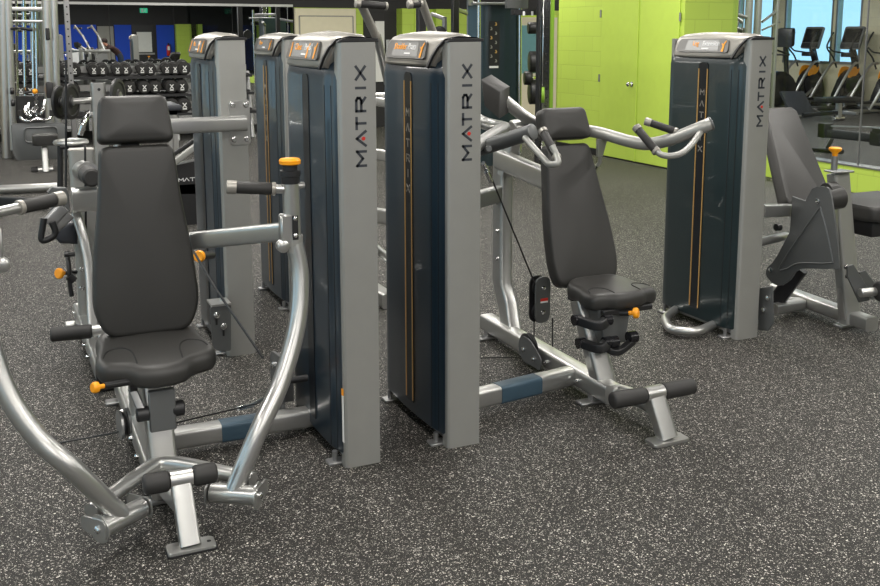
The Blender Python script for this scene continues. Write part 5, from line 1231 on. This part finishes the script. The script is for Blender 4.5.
# cable station behind tower E
ct = thing('cable_station', (12.2, 13.6, 0), 'silver frame cable station seen through the glass above the right tower', 'cable machine')
YK = 13.9
def gx(px, py, Y=12.6): return ony(px, py, Y)
for px, r in ((748, .06), (757, .06), (776, .035)):
    a = gx(px, 30); bm = new_bm(); tube(bm, [(a.x, 12.6, 0), (a.x, 12.6, 2.9)], r, 14); build('upright', bm, 'silver_dull', ct)
for a, b, r in (((722, 8), (742, 22), .03), ((722, 22), (742, 30), .02), ((735, 14), (748, 18), .03), ((762, 22), (778, 10), .022), ((762, 30), (780, 22), .016), ((722, 0), (730, 6), .02)):
    bm = new_bm(); tube(bm, [gx(*a), gx(*b)], r, 10); build('frame_arm', bm, 'silver', ct)
a, b = gx(734, 12, 12.8), gx(747, 34, 12.8)
bm = new_bm(); box(bm, a.x, b.x, 12.8, 12.95, .3, b.z + .1, .01, 1); build('weight_stack', bm, 'iron', ct)
for px in (738, 743): bm = new_bm(); q = gx(px, 20, 12.75); cyl(bm, (q.x, 12.75, .3), (q.x, 12.75, 2.6), .012, 8); build('guide_rod', bm, 'chrome', ct)
bm = new_bm(); a, b = gx(724, -8), gx(780, 6); beam(bm, [(a.x, 12.6, 2.25), (b.x, 12.6, 2.25)], .06, .10); build('top_beam', bm, 'grey_plate', ct)
# stair climber like frame next to the window
sc2 = thing('exercise_bike', (onx(779, 35, 15.2).x, onx(779, 35, 15.2).y, 0), 'dark exercise bike behind the glass, just right of the far tower', 'exercise bike')
q = onx(772, 60, 15.2)
bm = new_bm(); prism(bm, closed_smooth([(14.9, q.y - .12, .15), (15.7, q.y - .12, .15), (15.8, q.y - .12, .6), (15.4, q.y - .12, .85), (15.0, q.y - .12, .5)], 4), (0, .24, 0), .02, 2); build('housing', bm, 'blackgloss', sc2)
bm = new_bm(); beam(bm, [(15.65, q.y, .6), (15.55, q.y, 1.45)], .08, .08, (1, 0, 0)); build('mast', bm, 'black', sc2)
bm = new_bm(); prism(bm, [Vector((15.5, q.y + a, b)) for a, b in rout([(-.24, 1.36), (.24, 1.36), (.24, 1.75), (-.24, 1.75)], .04)], (.08, 0, .02), .01, 1); build('console', bm, 'black', sc2)
bm = new_bm(); tube(bm, fillet([(15.1, q.y - .25, 1.30), (15.5, q.y - .22, 1.2), (15.5, q.y + .22, 1.2), (15.1, q.y + .25, 1.30)], .08), .022, 8); build('handlebar', bm, 'black', sc2)
bm = new_bm(); prism(bm, rounded_poly([Vector((14.7, q.y - .12, 1.0)), Vector((15.0, q.y - .05, 1.0)), Vector((15.0, q.y + .05, 1.0)), Vector((14.7, q.y + .12, 1.0))], .03, 4), (0, 0, .07), .015, 2); beam(bm, [(14.88, q.y, 1.0), (14.95, q.y, .45)], .05, .05, (1, 0, 0)); build('saddle', bm, 'black', sc2)
bm = new_bm(); beam(bm, [(14.6, q.y, .05), (15.8, q.y, .05)], .1, .08); box(bm, 14.6, 14.7, q.y - .3, q.y + .3, 0, .08, .01, 1); box(bm, 15.7, 15.8, q.y - .3, q.y + .3, 0, .08, .01, 1); build('base', bm, 'steel', sc2)
# adjustable bench with foot roller pad
ab = onz(838, 121); bn = thing('adjustable_bench', (ab.x, ab.y, 0), 'black flat pad on a silver post with wheeled base, in front of the elliptical trainers', 'bench')
Yb = ab.y
bm = new_bm(); a, b = ony(823, 98, Yb), ony(858, 102, Yb); box(bm, a.x, b.x, Yb - .1, Yb + .25, b.z, a.z + .0, .02, 2); build('pad', bm, 'black', bn)
bm = new_bm(); beam(bm, [ony(839, 101, Yb), (ab.x, Yb, .06)], .09, .10, (0, 1, 0)); build('post', bm, 'silver', bn)
bm = new_bm(); cyl(bm, (ab.x - .13, Yb, .05), (ab.x + .13, Yb, .05), .05, 16, .008); build('wheel_base', bm, 'chrome', bn)
bm = new_bm(); beam(bm, [ony(803, 115, Yb + .1), (ab.x, Yb, .16)], .08, .07); build('low_beam', bm, 'black', bn)
ip = thing('inclined_board', (onz(800, 118).x, onz(800, 118).y, 0), 'dark inclined board leaning low behind the glass, left of the flat pad', 'bench')
Yi = onz(800, 118).y
bm = new_bm(); prism(bm, [ony(781, 91, Yi + .35), ony(804, 91, Yi + .35), ony(815, 113, Yi), ony(793, 117, Yi)], (0, .06, -.03), .012, 2); build('board', bm, 'vinylside', ip)
bm = new_bm(); beam(bm, [ony(800, 104, Yi + .2), (onz(803, 112).x, Yi + .6, 0)], .05, .05, (0, 1, 0)); beam(bm, [ony(794, 117, Yi), ony(810, 115, Yi)], .08, .05); build('frame', bm, 'steel', ip)
# rowing machine
rw = thing('rowing_machine', (onz(828, 150).x, onz(828, 150).y, 0), 'black rowing machine rail on a splayed foot, behind the glass at right', 'rowing machine')
a, b = onz(824, 133, .36), onz(905, 141, .30)
bm = new_bm(); beam(bm, [a, b], .10, .11); rr_ = build('rail', bm, 'black', rw)
bm = new_bm(); beam(bm, [a + Vector((.02, 0, .09)), b + Vector((0, 0, .16))], .03, .02); build('chain_bar', bm, 'steel', rw)
bm = new_bm(); box(bm, a.x - .06, a.x + .10, a.y - .06, a.y + .06, a.z - .06, a.z + .13, .015, 2); build('end_housing', bm, 'black', rw)
f_ = onz(827, 151); g_ = onz(833, 137, .30)
bm = new_bm(); beam(bm, [g_, f_ + Vector((0, 0, .04))], .06, .05, (0, 1, 0)); build('leg', bm, 'steel', rw)
bm = new_bm(); beam(bm, [onz(810, 149, .03), onz(843, 152, .03)], .06, .05); build('foot_bar', bm, 'black', rw)
s0 = onz(877, 134, .46)
bm = new_bm(); prism(bm, rounded_poly([s0 + Vector((-.05, -.15, 0)), s0 + Vector((.35, -.35, 0)), s0 + Vector((.45, -.1, 0)), s0 + Vector((.05, .15, 0))], .06, 4), (0, 0, .06), .02, 2); build('sliding_seat', bm, 'black', rw)
bm = new_bm(); q_ = onz(880, 139, .36); box(bm, q_.x - .1, q_.x + .15, q_.y - .08, q_.y + .08, q_.z - .08, s0.z, .02, 2); build('seat_carriage', bm, 'black', rw)
